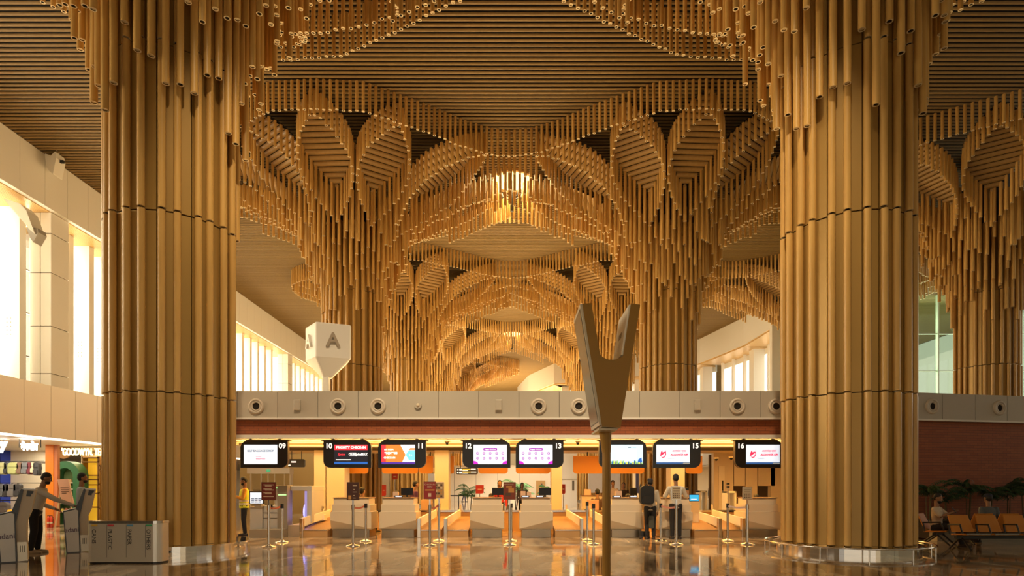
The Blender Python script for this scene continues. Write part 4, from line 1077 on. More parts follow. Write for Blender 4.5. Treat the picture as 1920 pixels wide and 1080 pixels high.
# red placards on stands
for a, b, t, bt, y, lb in ((892, 907, 909.5, 925.5, 24, 'red placard on a stand behind the counter under sign 12'), (1053, 1060, 908, 926, 26, 'narrow red placard right of the cream pier by sign 13'), (735, 746, 888, 899, 26, 'red pennant-like placard behind the counter under sign 11'), (716, 724, 909, 930, 25, 'narrow red roll-up at the left of the counter under sign 11')):
    r = thing('red_placard', lb, 'sign', (PX((a+b)/2, y), y, 0)); h = (b-a)*y/FPX/2
    c = MB(); c.prism_xz([(-h, PZ(bt, y)), (h*.6, PZ(bt, y)), (h, PZ(bt-2, y)), (h, PZ(t, y)), (-h, PZ(t, y))], -.01, .01, mat('placard_red', (.55, .03, .015), .45)); c.build('panel', r)
    c = MB(); c.box(-h*.5, h*.5, -.014, -.01, PZ((t+bt)/2+.8, y), PZ((t+bt)/2-.8, y), MATS['print_pale']); c.build('print', r)
    c = MB(); c.rod((0, 0, 0), (0, 0, PZ(bt, y)), .018, STEEL); c.lathe([(0, 0), (.16, 0), (.16, .02), (0, .03)], (0, 0, 0), STEEL, 20); c.build('stand', r)
# overhead direction sign with yellow bars, and dark sign behind sign 09
def hang_sign(px0, px1, t, b, y, lb, rows, top=ZS):
    r = thing('direction_sign', lb, 'sign', (PX((px0+px1)/2, y), y, PZ((t+b)/2, y))); h = (px1-px0)*y/FPX/2; v = (b-t)*y/FPX/2
    c = MB(); c.prism_xz(rrect(-h, h, -v, v, .06, 'all', 4), 0, .1, mat('sign_charcoal', (.045, .045, .05), .4)); c.build('panel', r)
    YL = em('sign_yellow', (.75, .62, .05), .8)
    c = MB()
    for x, z, w_, h_, k in rows: c.box(x*h, (x+w_)*h, -.008, 0, z*v, (z+h_)*v, YL if k else WT)
    c.build('lettering', r)
    c = MB()
    for q in (-h*.6, h*.6): c.rod((q, .05, v), (q, .05, max(top, PZ(t, y)+.1)-PZ((t+b)/2, y)), .015, BLACK)
    c.build('hanger', r)
hang_sign(855, 896, 877.5, 889.5, 23.0, 'charcoal overhead direction sign with yellow bars left of sign 12', [(-.9, .25, .12, .4, 0), (-.7, .2, .25, .5, 0), (-.4, .45, .7, .25, 1), (.35, .5, .45, .25, 0), (-.4, .12, .5, .2, 0), (-.9, -.65, .12, .4, 0), (-.7, -.7, .25, .5, 0), (-.4, -.35, .7, .25, 1), (.35, -.35, .5, .25, 0), (-.4, -.75, .5, .2, 0)])
hang_sign(540, 571, 861, 876, 23.0, 'dark overhead direction sign peeking out behind sign 09', [(-1, .2, .12, .25, 0), (-.6, .15, .6, .35, 0), (-1, -.6, .3, .25, 0)])
# glazed vestibule beyond the bag drop
y = 27.
r = thing('glass_vestibule', 'white-framed glass entrance vestibule behind the bag drop machine', 'vestibule', (PX(506, y), y, 0)); vx = PX(506, y)
c = MB(); c.box(PX(463, y)-vx, PX(543, y)-vx, 0, .5, PZ(888, y), PZ(878, y), WHITE); c.build('header', r)
c = MB(); c.box(PX(500, y)-vx, PX(507, y)-vx, -.03, 0, PZ(884.5, y), PZ(880, y), mat('exit_green', (.1, .4, .2), .5, emit=(.08, .45, .2), es=.7)); c.build('exit_plate', r)
c = MB()
for p in (465, 485, 498, 510, 529): c.box(PX(p, y)-vx, PX(p+.9, y)-vx, .2, .3, 0, PZ(888, y), WHITE)
c.box(PX(541, y)-vx, PX(543.5, y)-vx, .1, .4, 0, PZ(888, y), WHITE); c.build('frame', r)
c = MB(); c.box(PX(465, y)-vx, PX(541, y)-vx, .24, .25, 0, PZ(888, y), glass_mat()); c.build('glass', r)
c = MB(); c.box(PX(450, 33), PX(590, 33), 33, 33.3, 0, 4.2, mat('gold_lit_wall', (.62, .46, .2), .35)); struct(c.build('wall_gold'))
# desks, monitors and boxes of the middle row
y = 21.6
CARD = mat('pale_box', (.72, .48, .32), .6)
def boxy(px, py0, py1, w, lb, m, name, cat, y=18., d=.2, g=None):
    c = MB(); hw = w*y/FPX/2; z0 = PZ(py1, y); c.box(-hw, hw, 0, d, 0, PZ(py0, y)-z0, m); c.box(-hw*.9, hw*.9, -.003, 0, .03, PZ(py0, y)-z0-.03, m)
    o = c.build(name, None, (PX(px, y), y, 1.161), bevel=.01); return tag(o, lb, cat, g)
def monitor(px, pbase, lb, y=17.75, w=.36, face=False, m=None):
    r = thing('counter_monitor', lb, 'monitor', (PX(px, y), y, 1.16), group='monitors on the counters')
    c = MB(); c.box(-w/2, w/2, 0, .03, .06, .28, BLACK); c.build('screen_back', r, bevel=.006)
    if face: c = MB(); c.box(-w/2+.015, w/2-.015, -.004, 0, .075, .265, m or SCS); c.build('display', r)
    c = MB(); c.box(-.02, .02, .01, .03, 0, .08, BLACK); c.box(-.09, .09, -.05, .09, 0, .012, BLACK); c.build('foot', r)
    return r
boxy(741.5, 920.0, 930.5, 10, 'pale carton on the counter under sign 11', CARD, 'carton', 'box', 17.5, .15, 'cartons on the counters')
boxy(981, 919, 930.5, 9, 'left one of two cartons on the counter under sign 13', CARD, 'carton', 'box', 17.5, .15, 'cartons on the counters')
boxy(992, 920, 930.5, 8, 'right one of two cartons on the counter under sign 13', CARD, 'carton', 'box', 17.5, .15, 'cartons on the counters')
boxy(1160, 919, 931, 12, 'carton with printed front on the counter behind the totem pole', CARD, 'carton', 'box', 17.5, .15, 'cartons on the counters')
boxy(1102, 919, 930, 12, 'carton on the desk of the seated agent left of the totem pole', CARD, 'carton', 'box', 22.4, .15, 'cartons on the counters')
boxy(1286, 918, 931, 12, 'pale carton on the counter just right of the man in the pale shirt', CARD, 'carton', 'box', 17.6, .15, 'cartons on the counters')
y_ = 22.35; r = thing('rear_counter', 'plain cream rear counter behind the seated person in brown', 'counter', (PX(1112, y_), y_, 0))
c = MB(); c.box(-.42, .42, 0, .5, 0, 1.13, CB); c.build('body', r, bevel=.01); c = MB(); c.box(-.44, .44, -.02, .52, 1.13, 1.16, WOODB); c.build('counter_top', r)
monitor(763, 932, 'dark monitor on the counter under sign 11'); monitor(934, 932, 'dark monitor on the counter under sign 12'); monitor(1022, 932, 'dark monitor on the counter under sign 13')
monitor(1283.5, 932, 'dark monitor next to the man in the pale shirt', y=17.7, w=.25)
monitor(1188, 932, 'dark monitor on the counter right of the totem pole', y=17.7, w=.2)
def pc(px, lb, y=17.55):
    c = MB(); c.box(-.12, .12, -.06, .06, 0, .05, KD); c.box(-.09, .09, -.062, -.06, .01, .04, em('small_screen', (.6, .75, .95), .8))
    o = c.build('ticket_printer', None, (PX(px, y), y, 1.161), bevel=.008); tag(o, lb, 'printer', 'small printers on the counters')
pc(748, 'low printer on the counter under sign 11'); pc(985, 'low printer under the cartons at sign 13'); pc(1012, 'low printer left of the monitor at sign 13'); pc(1156, 'low printer just right of the totem pole', 17.45); pc(1187, 'low printer at the right end of the counter by the totem pole', 17.45)
# the blue screen on a stand right of the counter under sign 15
y = 18.6; r = thing('blue_display', 'blue display on a cream stand right of the counter under sign 15', 'display', (PX(1301.5, y), y, 0))
c = MB(); c.box(-.16, .16, 0, .04, PZ(940, y), PZ(927, y), BLACK); c.build('bezel', r); c = MB(); c.box(-.145, .145, -.005, 0, PZ(939, y), PZ(928, y), em('display_blue', (.03, .42, .85))); c.box(-.1, .08, -.007, -.005, PZ(937, y), PZ(935.5, y), em('display_pale', (.7, .85, 1))); c.build('display', r)
c = MB(); c.box(-.18, .16, .0, .3, 0, PZ(940, y), CBL); c.build('stand', r)
# white portal frames of the screening gates
for px0, px1, t, b, y, lb in ((1311, 1326, 920, 953, 25, 'white gate frame behind the counter under sign 15'), (1363, 1381, 921, 968, 20.9, 'white gate frame left of the rightmost counter')):
    h = (px1-px0)*y/FPX/2; zt = PZ(t, y)
    c = MB(); c.box(-h, -h+.07, 0, .5, 0, zt, WHITE); c.box(h-.07, h, 0, .5, 0, zt, WHITE); c.box(-h, h, 0, .5, zt-.07, zt, WHITE)
    o = c.build('gate_frame', None, (PX((px0+px1)/2, y), y, 0), bevel=.01); tag(o, lb, 'gate', 'white gate frames')
# traffic-light style column beacon
y = 20.5; r = thing('status_beacon', 'slim black two-lamp beacon pole left of the pale notice under sign 16', 'beacon', (PX(1365, y), y, 0))
c = MB(); c.rod((0, 0, 0), (0, 0, PZ(915, y)), .02, STEEL); c.build('pole', r)
c = MB(); c.box(-.04, .04, -.04, .04, PZ(915, y), PZ(911, y), BLACK); c.box(-.04, .04, -.04, .04, PZ(909, y), PZ(905.5, y), BLACK); c.build('lamp', r)
# far belt barrier across the bright floor
r = thing('far_barrier', 'long black belt barrier on posts across the bright floor behind the counters', 'barrier', (PX(860, 36), 36, 0))
c = MB(); c.box(-1.0, 1.0, -.01, .01, .92, .99, BLACK); c.build('belt', r)
for q in (-.95, 0, .95):
    c = MB(); c.rod((q, 0, 0), (q, 0, 1.02), .03, BLACK); c.lathe([(0, 0), (.17, 0), (.17, .02), (0, .03)], (q, 0, 0), BLACK, 16); c.build('post', r)
# rolling office chairs behind counters
def office_chair(px, y, lb, rz=0., m=None):
    r = thing('office_chair', lb, 'chair', (PX(px, y), y, 0), rz, 'office chairs behind the counters'); m = m or KD
    c = MB(); c.box(-.23, .23, -.22, .22, .44, .51, m); c.build('seat', r, bevel=.02)
    c = MB(); c.box(-.21, .21, .21, .26, .55, 1.02, m); c.build('backrest', r, bevel=.02)
    c = MB(); c.rod((0, 0, .08), (0, 0, .45), .03, STEEL)
    for i in range(5):
        a = 2*math.pi*i/5; c.rod((0, 0, .1), (.27*math.cos(a), .27*math.sin(a), .05), .02, BLACK); c.ball((.27*math.cos(a), .27*math.sin(a), .03), (.03, .03, .03), BLACK, 6, 8)
    c.build('wheel_base', r)
    c = MB()
    for q in (-1, 1): c.path([(q*.24, .22, .5), (q*.27, .2, .68), (q*.27, -.1, .68)], .015, BLACK)
    c.build('armrest', r)
office_chair(802, 21.6, 'office chair with tan back left of the pier by sign 11', math.pi, mat('chair_tan', (.5, .32, .2), .6))
office_chair(1111, 19.0-.0, 'office chair with pinkish back under the seated agent by the totem pole', math.pi+3.14, mat('chair_pink', (.55, .33, .26), .6)) if False else None

# ------------------------------------------------------------------ shops under the left gallery
SX = -15.6
def sp(px, y): return PX(px, y)
c = MB(); y = 25.4; c.box(-24, PX(86, y), y, y+.3, 0, 3.05, mat('shop_cream_wall', (.80, .70, .55), .5)); c.box(PX(106, 24.6), -12.6, 26, 26.2, 0, 3.05, mat('tea_shop_wall', (.62, .50, .33), .5)); struct(c.build('wall_shop'))
c = MB(); c.box(-24, PX(87, 24.8), 24.4, 25.4, PZ(832, 25), 3.06, mat('shop_blue', (.018, .035, .17), .5)); c.box(-24, PX(5, 25), 24.9, 25.4, 0, 3.0, mat('shop_blue_deep', (.01, .04, .42), .4)); struct(c.build('trim_8'))
y = 21.9
c = MB(); c.box(PX(85, y), PX(100, y), y, y+.16, 0, 3.015, mat('orange_pillar', (.70, .20, .02), .45)); c.box(PX(100, y), PX(107, y), y+.02, y+.14, 0, 3.015, mat('orange_pillar_return', (.52, .17, .07), .5)); o = c.build('orange_pillar', None); tag(o, 'tall orange pillar between the luggage shop and the tea shop', 'pillar'); o['kind'] = 'thing'
for x, yy, p, col_ in ((-18.9, 24.2, 85, (1, .88, .66)), (-18.6, 22.0, 80, (1, .86, .6)), (-17.0, 20, 130, (1, .82, .55)), (-16.9, 25.0, 110, (1, .72, .3))):
    area('shop_light', (x, yy, 2.99), (0, 0, 0), 2.6, 1.6, p, col_)
NEON = mat('white_neon', (1, 1, 1), .5, emit=(1, .97, .92), es=5); NEOW = mat('warm_neon', (1, .8, .5), .5, emit=(1, .80, .36), es=3.4)
# luggage shop sign
y = 19.4
r = thing('shop_sign', 'glowing white neon shop sign over the hanging backpacks', 'sign', (PX(55, y), y, PZ(838, y)), group='shop name signs')
c = MB(); c.rod((-.35, .03, -.02), (-.35, .03, 3.02-PZ(838, y)), .012, BLACK); c.rod((.35, .03, -.02), (.35, .03, 3.02-PZ(838, y)), .012, BLACK); c.build('hanger', r)
text('neon_lettering', 'बैगजोन', (0, 0, 0), .22, NEON, r, bold=.012, ex=.02, sx=.62)
r2 = thing('shop_sign', 'glowing white letter at the very left edge of the frame', 'sign', (PX(6, y), y, PZ(833, y)), group='shop name signs')
c = MB(); c.rod((0, .03, -.02), (0, .03, 3.02-PZ(833, y)), .012, BLACK); c.build('hanger', r2)
text('neon_lettering', 'y', (0, 0, 0), .34, NEON, r2, bold=.025, ex=.02)
r = thing('shop_sign', 'small dim white lettering on the blue band of the luggage shop', 'sign', (PX(34, 24.38), 24.38, PZ(828, 24.38)))
text('neon_lettering', 'BAGZONE', (0, 0, 0), .12, mat('dim_white', (.7, .7, .8), .5, emit=(.7, .75, 1), es=.7), r, ex=.01)
# tea shop sign
y = 22.6; r = thing('tea_shop_sign', 'amber neon GOODWYN. TEA sign over the yellow shelves', 'sign', (PX(158, y), y, PZ(848, y)))
text('neon_lettering', "'GOODWYN. TEA", (-.86, 0, 0), .27, NEOW, r, bold=.004, ex=.02, sx=.52, align='LEFT')
c = MB(); c.box(-1.0, 1.1, .0, .04, .22, .25, BLACK)
for q in (-.9, -.3, .25, .8): c.rod((q, .02, .24), (q, .02, .42), .04, BLACK)
c.build('hanging_rail', r)
# wicker disc behind the tea sign
r = thing('wicker_disc', 'round wicker disc behind the start of the tea sign', 'decoration', (PX(121, 23.4), 23.4, PZ(846, 23.4))); 
c = MB(); c.rod((0, -.06, 0), (0, 0, 0), .30, mat('wicker', (.35, .18, .06), .8, bump=(60, .5)), n=24); c.torus((0, 0, 0), .30, .02, mat('wicker', ()), 24, 6) if False else None; c.build('disc', r)
# green arch
y = 23.6; r = thing('green_arch', 'green-lined arched shelf niche inside the tea shop', 'shelf niche', (PX(121, y), y, 0)); ax = PX(121, y)
GA = mat('arch_green', (.035, .16, .07), .5)
R1, R2 = .60, .33; zc_ = PZ(893, y)
pts = [(R1*math.cos(a), zc_+R1*math.sin(a)) for a in np.linspace(0, math.pi, 14)]+[(-R1, 0), (-R2, 0)]+[(R2*math.cos(a), zc_+R2*math.sin(a)) for a in np.linspace(math.pi, 0, 14)]+[(R2, 0), (R1, 0)]
V = [(x, 0, z) for x, z in pts]+[(x, .5, z) for x, z in pts]; n = len(pts)
F = []
for i in range(13): F.append((i, i+1, n-3-i-1+0, n-3-i)) if False else None
half = 14
for i in range(half-1):
    a, b = i, i+1; c1, d1 = n-3-i, n-4-i
    F.append((a, b, d1, c1)); F.append((n+a, n+c1, n+d1, n+b))
F.append((13, 14, 15, 16)); F.append((0, n-3, n-2, n-1))
for i in range(n): F.append((i, (i+1) % n, n+(i+1) % n, n+i))
c = MB(); c.add(V, F, GA); c.build('arch', r)
c = MB(); c.box(-R2, R2, .4, .45, 0, zc_+R2, mat('niche_back', (.12, .2, .08), .6)); c.build('niche_back', r)
sh = MB()
for p in (905, 917, 931, 944, 960): sh.box(-R2, R2, .1, .42, PZ(p, y)-.02, PZ(p, y)+.01, WHITE)
sh.build('shelf_board', r)
rg = random.Random(8)
for j, p in enumerate((905, 917, 931, 944, 960)):
    for i in range(4):
        colr = ((.6, .5, .1), (.45, .06, .03), (.6, .4, .2), (.12, .3, .1))[(i+j) % 4]
        c = MB(); c.rod((0, 0, 0), (0, 0, .12), .055, mat('tin_%d' % ((i+j) % 4), colr, .4), n=12); c.rod((0, 0, .12), (0, 0, .135), .05, STEEL, n=12)
        o = c.build('tea_tin', None, (ax-.24+.16*i, y+.22, PZ(p, y)+.012))
        tag(o, 'tea tin on shelf %s from the top of the green niche, %s from its left' % (('one', 'two', 'three', 'four', 'five')[j], ('first', 'second', 'third', 'fourth')[i]), 'tin', 'tea tins in the green niche')
# yellow lit shelving
y = 24.2; YS = mat('yellow_lit_panel', (.85, .52, .03), .5, emit=(1, .52, .03), es=.55); WF = mat('shelf_frame_wood', (.28, .14, .03), .5)
for px0, px1, lb, zs in ((153, 184.5, 'yellow backlit shelf unit left part in the tea shop', (858, 866, 891, 899, 909, 925, 951)), (185.5, 204, 'yellow backlit shelf unit beside the left foreground column', (873, 881, 908, 924, 953))):
    r = thing('backlit_shelving', lb, 'shelving', (PX(px0, y), y, 0), group='yellow backlit shelving'); w = PX(px1, y)-PX(px0, y)
    c = MB(); c.box(0, w, .3, .34, 0, PZ(858, y), YS); c.build('backlit_panel', r)
    c = MB(); c.box(0, .05, 0, .34, 0, PZ(856, y), WF); c.box(w-.05, w, 0, .34, 0, PZ(856, y), WF)
    for p in zs: c.box(0, w, 0, .34, PZ(p, y)-.025, PZ(p, y)+.02, WF)
    c.build('frame', r)
# easel
y = 20.2; r = thing('easel_sign', 'pink card on a pale wooden easel in front of the green niche', 'easel', (PX(126, y), y, 0)); ex = PX(126, y)
def ep(px, py): return (PX(px, y)-ex, PZ(py, y))
EW = mat('easel_wood', (.72, .58, .36), .5)
c = MB()
for a, b in (((115, 905), (108, 984)), ((131, 905), (141, 984))): p, q = ep(*a), ep(*b); c.rod((p[0], 0, p[1]), (q[0], -.12, 0.0), .022, EW)
p = ep(123, 905); c.rod((p[0], .02, p[1]), (p[0], .5, 0), .02, EW); c.build('leg', r)
c = MB(); c.prism_xz([ep(110, 899), ep(130, 898), ep(141, 944), ep(118, 943)], -.06, -.035, mat('pink_card', (.75, .45, .32), .5)); cd = c.build('card', r)
c = MB()
for k, yy in enumerate((915, 918.5, 922, 925)): a, b = ep(116+k*.8, yy), ep(131+k*.5, yy-.3); c.box(a[0], b[0]-.1*(k == 3), -.064, -.06, b[1]-.012, b[1]+.008, MATS['print_dark'])
c.build('card_print', cd)
# fire extinguisher pair
y = 21.6; FRD = mat('extinguisher_red', (.62, .05, .02), .3)
for i, (px, lb) in enumerate(((91, 'left red fire extinguisher standing against the orange pillar'), (96.5, 'right red fire extinguisher standing against the orange pillar'))):
    r = thing('fire_extinguisher', lb, 'fire extinguisher', (PX(px, y), y-.0, 0), group='fire extinguishers by the orange pillar')
    c = MB(); c.lathe([(0, .0), (.05, 0), (.05, .32), (.035, .37), (.015, .39), (.015, .42), (0, .42)], (0, 0, 0), FRD, 18, True); c.build('cylinder', r)
    c = MB(); c.box(-.04, .03, -.01, .01, .41, .44, BLACK); c.path([(.02, 0, .42), (.07, 0, .35), (.06, 0, .15)], .008, BLACK, 6); c.build('hose', r)
    c = MB(); c.lathe([(.051, .14), (.051, .2)], (0, 0, 0), MATS['print_pale'], 18); c.build('label_band', r)
# backpacks hanging on rails
y = 23.2
for k, (py, lb) in enumerate(((865, 'upper black backpack rail of the luggage shop'), (905.5, 'lower black backpack rail of the luggage shop'), (938.5, 'lowest shelf rail of the luggage shop'))):
    c = MB(); c.rod((PX(-20, y), 0, 0), (PX(82, y), 0, 0), .014, BLACK)
    for p in (8, 30, 52, 80): c.rod((PX(p, y), 0, 0), (PX(p, y), 2.2, .0), .01, BLACK)
    o = c.build('hanging_rail', None, (0, y, PZ(py, y))); tag(o, lb, 'rail', 'rails in the luggage shop')
def backpack(px, ptop, w, h, col_, lb, y=23.05):
    r = thing('backpack', lb, 'backpack', (PX(px, y), y, PZ(ptop, y)-h-.03), group='backpacks hanging in the luggage shop')
    m = mat('pack_%02d%02d%02d' % tuple(int(q*99) for q in col_), col_, .75)
    c = MB(); c.prism_xz(rrect(-w/2, w/2, 0, h, w*.3, 'all', 6), -.10, .06, m); c.build('body', r, bevel=.02)
    c = MB(); c.prism_xz(rrect(-w*.38, w*.38, .03, h*.45, w*.12, 'all', 4), -.15, -.10, m); c.build('pocket', r, bevel=.015)
    c = MB(); c.box(-w*.4, w*.4, -.105, -.10, h*.62, h*.64, BLACK); c.build('zip', r)
    c = MB(); c.path([(-.03, -.02, h-.02), (-.02, -.02, h+.04), (.02, -.02, h+.04), (.03, -.02, h-.02)], .008, BLACK, 6); c.build('handle', r)
    c = MB()
    for q in (-1, 1): c.path([(q*w*.25, .06, h*.9), (q*w*.3, .12, h*.6), (q*w*.3, .06, h*.15)], .014, BLACK, 6)
    c.build('strap', r)
OLV, CH, GRY, BRN, TAN = (.42, .45, .20), (.05, .05, .06), (.16, .17, .2), (.20, .12, .09), (.62, .55, .42)
for px, w, h, cc, lb in ((5, .42, .46, (.50, .50, .28), 'olive backpack at the left edge on the upper rail'), (14.5, .13, .44, CH, 'narrow black backpack between the two olive ones'), (27.5, .40, .46, OLV, 'olive backpack second on the upper rail'), (40, .2, .44, BRN, 'brown backpack right of the olive one'),
                         (49.5, .27, .44, GRY, 'grey backpack in the middle of the upper rail'), (58.5, .16, .46, (.16, .03, .05), 'maroon and black backpack on the upper rail'), (64.5, .13, .42, TAN, 'pale tan backpack on the upper rail'), (71, .2, .5, CH, 'black backpack at the right end of the upper rail')):
    backpack(px, 866, w, h, cc, lb)
for px, w, h, cc, lb in ((3, .4, .5, GRY, 'grey backpack at the left edge on the lower rail'), (14.5, .2, .5, CH, 'black backpack on the lower rail left of the grey one'), (24, .36, .5, (.2, .19, .2), 'grey backpack on the lower rail by the kiosk top'), (35, .25, .48, CH, 'black backpack on the lower rail behind the kiosk')):
    backpack(px, 906, w, h, cc, lb)
backpack(6, 940, .5, .42, (.12, .1, .1), 'dark bag on the lowest shelf behind the left kiosk')
y = 23.2; c = MB(); c.box(-.16, .16, 0, .3, 0, .62, mat('yellow_case', (.8, .42, .02), .4)); o = c.build('suitcase', None, (PX(20, y-1), y-1, .0), bevel=.04); tag(o, 'small yellow suitcase behind the left kiosk', 'suitcase')
# ceiling-beam floodlights
WL = mat('luminaire_white', (.82, .8, .74), .35)
r = thing('wall_floodlight', 'long white tilted floodlight leaning off the cladded pier at far left', 'floodlight', P(48, 412, 28.5)); 
def lp(px, py): return (PX(px, 28.5)-r.location.x, PZ(py, 28.5)-r.location.z)
c = MB(); c.prism_xz([lp(17, 378), lp(48, 388), lp(60, 400), lp(76, 444), lp(66, 436), lp(60, 428)], -.35, .35, WL); c.build('housing', r, bevel=.03)
c = MB(); c.prism_xz([lp(57, 430), lp(78, 432), lp(80, 440), lp(70, 458), lp(64, 450)], -.25, .25, mat('luminaire_grey', (.35, .33, .3), .4)); c.build('bracket', r)
r = thing('beam_floodlight', 'white floodlight with fins fixed to the fascia beam near the ceiling', 'floodlight', P(105, 308, 29.5)); Yl = 29.5
def lp(px, py): return (PX(px, Yl)-r.location.x, PZ(py, Yl)-r.location.z)
c = MB(); c.prism_xz([lp(93, 294), lp(104, 298), lp(112, 290), lp(114, 302), lp(108, 332), lp(102, 328), lp(95, 315)], -.3, .3, WL); c.build('housing', r, bevel=.02)
c = MB(); c.prism_xz([lp(105, 300), lp(108, 283), lp(112, 300)], -.1, .1, WL); c.box(lp(112, 0)[0], lp(120, 0)[0], -.05, .05, lp(0, 306)[1], lp(0, 301)[1], BLACK); c.build('bracket', r)

# ------------------------------------------------------------------ waiting area at the right: planter, palms, benches
s0 = 1.2
c = MB(); bent(c, .9, 12.6, -1.15, -.9, 0, PZ(977, 16.2), mat('planter_stone', (.30, .26, .18), .4)); bent(c, .9, 12.6, -1.18, -.2, PZ(977, 16.2)-.05, PZ(977, 16.2), DARK)
bent(c, .9, 12.6, -1.0, -.15, .05, PZ(977, 16.2)-.06, mat('soil', (.03, .02, .012), .9))
o = c.build('planter', None); tag(o, 'long low stone planter under the brick wall at right', 'planter')
PG = mat('palm_leaf', (.035, .085, .03), .5); PG2 = mat('far_palm_leaf', (.10, .24, .07), .5); ST = mat('palm_stem', (.10, .08, .035), .8)
def palm(loc, h, lb, seed, sc=1., n=9, g='palms in the planter', m=None):
    m = m or PG; rg = random.Random(seed); r = thing('potted_palm', lb, 'palm', loc, 0, g); 
    c = MB(); 
    for i in range(3):
        a = rg.uniform(0, 6.28); c.rod((.05*math.cos(a), .05*math.sin(a), 0), (.16*math.cos(a)*sc, .16*math.sin(a)*sc, h*rg.uniform(.65, .8)), .03*sc, ST, .015*sc)
    c.build('stem', r)
    c = MB()
    for i in range(n):
        a = 2*math.pi*i/n+rg.uniform(-.3, .3); L = sc*rg.uniform(.7, 1.05); up = rg.uniform(.25, .8); z0 = h*rg.uniform(.55, .85); pts = []
        for k in range(8):
            t = k/7; pts.append(Vector((math.cos(a)*L*t, math.sin(a)*L*t, z0+up*L*math.sin(t*2.2)*.6-.25*L*t*t)))
        for p, q in zip(pts, pts[1:]): c.rod(p, q, .008*sc, m, n=4, caps=False)
        d = Vector((math.cos(a), math.sin(a), 0)); sd = Vector((-d.y, d.x, 0))
        for k in range(1, 8):
            p = pts[k]; pp = pts[k-1]
            for w_ in (0, .5):
                q = pp+(p-pp)*w_
                for s_ in (-1, 1):
                    l = sc*.34*(1-.6*abs(k/7-.4)); tip = q+sd*(s_*l*.8)+d*l*.5+Vector((0, 0, -l*.55)); w2 = d*.022*sc
                    c.add([q-w2, q+w2, q+(tip-q)*.5+w2*1.2+Vector((0, 0, .03)), tip, q+(tip-q)*.5-w2*1.2+Vector((0, 0, .03))], [(0, 1, 2, 3, 4)], m)
    c.build('fronds', r)
ca, sa = math.cos(AB), math.sin(AB)
for i, (s_, h, sc, lb) in enumerate(((.9, 1.2, .8, 'dark palm just right of the big right column'), (1.5, .95, .8, 'low dark palm behind the seated man with the phone'), (2.2, 1.2, .9, 'dark palm, third from the right column'), (2.9, 1.05, .9, 'dark palm above the first orange seat'),
                           (3.6, 1.0, .8, 'dark palm behind the person on the rear bench'), (4.2, 1.35, 1., 'tallest dark palm in the planter, near the right edge'), (4.9, 1.3, 1., 'dark palm cut by the right edge of the frame'))):
    palm((XE+s_*ca+.75*sa+.1, YF+s_*sa-.75*ca, .52), h*1.05, lb, 20+i, sc*.66, 12)
for i, (px, y, h, sc, lb) in enumerate(((880, 30, 1.7, .75, 'green palm beside the bamboo column behind the counters'), (968, 40, 2.0, 1.1, 'large bright green palm behind the counter under sign 13'), (980, 41, 1.8, 1.0, 'bright green palm right of the large one'), (950, 39, 1.4, .8, 'small green palm left of the large bright one'), (1022, 44, 1.8, .7, 'narrow green palm near the timber door'))):
    palm((PX(px, y), y, 0), h, lb, 40+i, sc, 12, 'bright palms behind the counters', PG2)
SE = mat('bench_orange', (.62, .24, .03), .45); BM = mat('bench_metal', (.30, .28, .25), .25, .9); BK = mat('bench_black', (.02, .018, .016), .4)
PERY = 14.85; PERX = PX(1757, PERY); PRZ = math.radians(40)
def bench(n, lb, loc, rz=0.):
    r = thing('waiting_bench', lb, 'bench', loc, rz, 'orange waiting benches'); P_ = .65
    for i in range(n):
        x = i*P_
        c = MB(); V = [(x+.05, -.02, .40), (x+.60, -.02, .40), (x+.60, .46, .37), (x+.05, .46, .37)]
        c.add(V+[(a, b, z-.035) for a, b, z in V], [(0, 1, 2, 3), (7, 6, 5, 4), (0, 4, 5, 1), (1, 5, 6, 2), (2, 6, 7, 3), (3, 7, 4, 0)], SE); c.build('seat', r, bevel=.012)
        c = MB(); V = [(x+.06, .42, .40), (x+.59, .42, .40), (x+.56, .60, .80), (x+.09, .60, .80)]
        c.add(V+[(a, b+.03, z) for a, b, z in V], [(0, 1, 2, 3), (7, 6, 5, 4), (0, 4, 5, 1), (1, 5, 6, 2), (2, 6, 7, 3), (3, 7, 4, 0)], SE); c.build('backrest', r, bevel=.012)
        c = MB(); c.box(x+.05, x+.60, -.035, -.02, .375, .405, BM); c.build('front_edge', r)
    for i in range(n+1):
        x = i*P_; c = MB(); c.path([(x, .42, .36), (x, .46, .58), (x, .10, .60), (x, .02, .40)], .018, BK, 8); c.build('armrest', r)
    c = MB(); c.box(-.02, n*P_+.02, .18, .26, .27, .34, BK); c.build('beam', r)
    for x in (.12, n*P_-.12):
        c = MB(); c.path([(x, -.08, .02), (x, .18, .28), (x, .26, .28), (x, .58, .02)], .022, BK, 8); c.build('leg', r)
bench(4, 'row of orange seats facing us at the right edge', (PX(1806, 13.55), 13.55, 0))
bench(4, 'rear row of orange seats seen above the front row', (PX(1783, 15.55)+2.6, 15.5, 0), math.pi)
bench(2, 'seat at the left of the waiting area carrying the man with the phone', (PX(1748, 14.55)-.2, 14.9, 0), -math.pi/2+.0) if False else None
bench(1, 'single seat left of the orange row, carrying the man with the phone', (PERX-math.cos(PRZ)*.325+math.sin(PRZ)*.25, PERY-math.sin(PRZ)*.325-math.cos(PRZ)*.25, 0), PRZ)
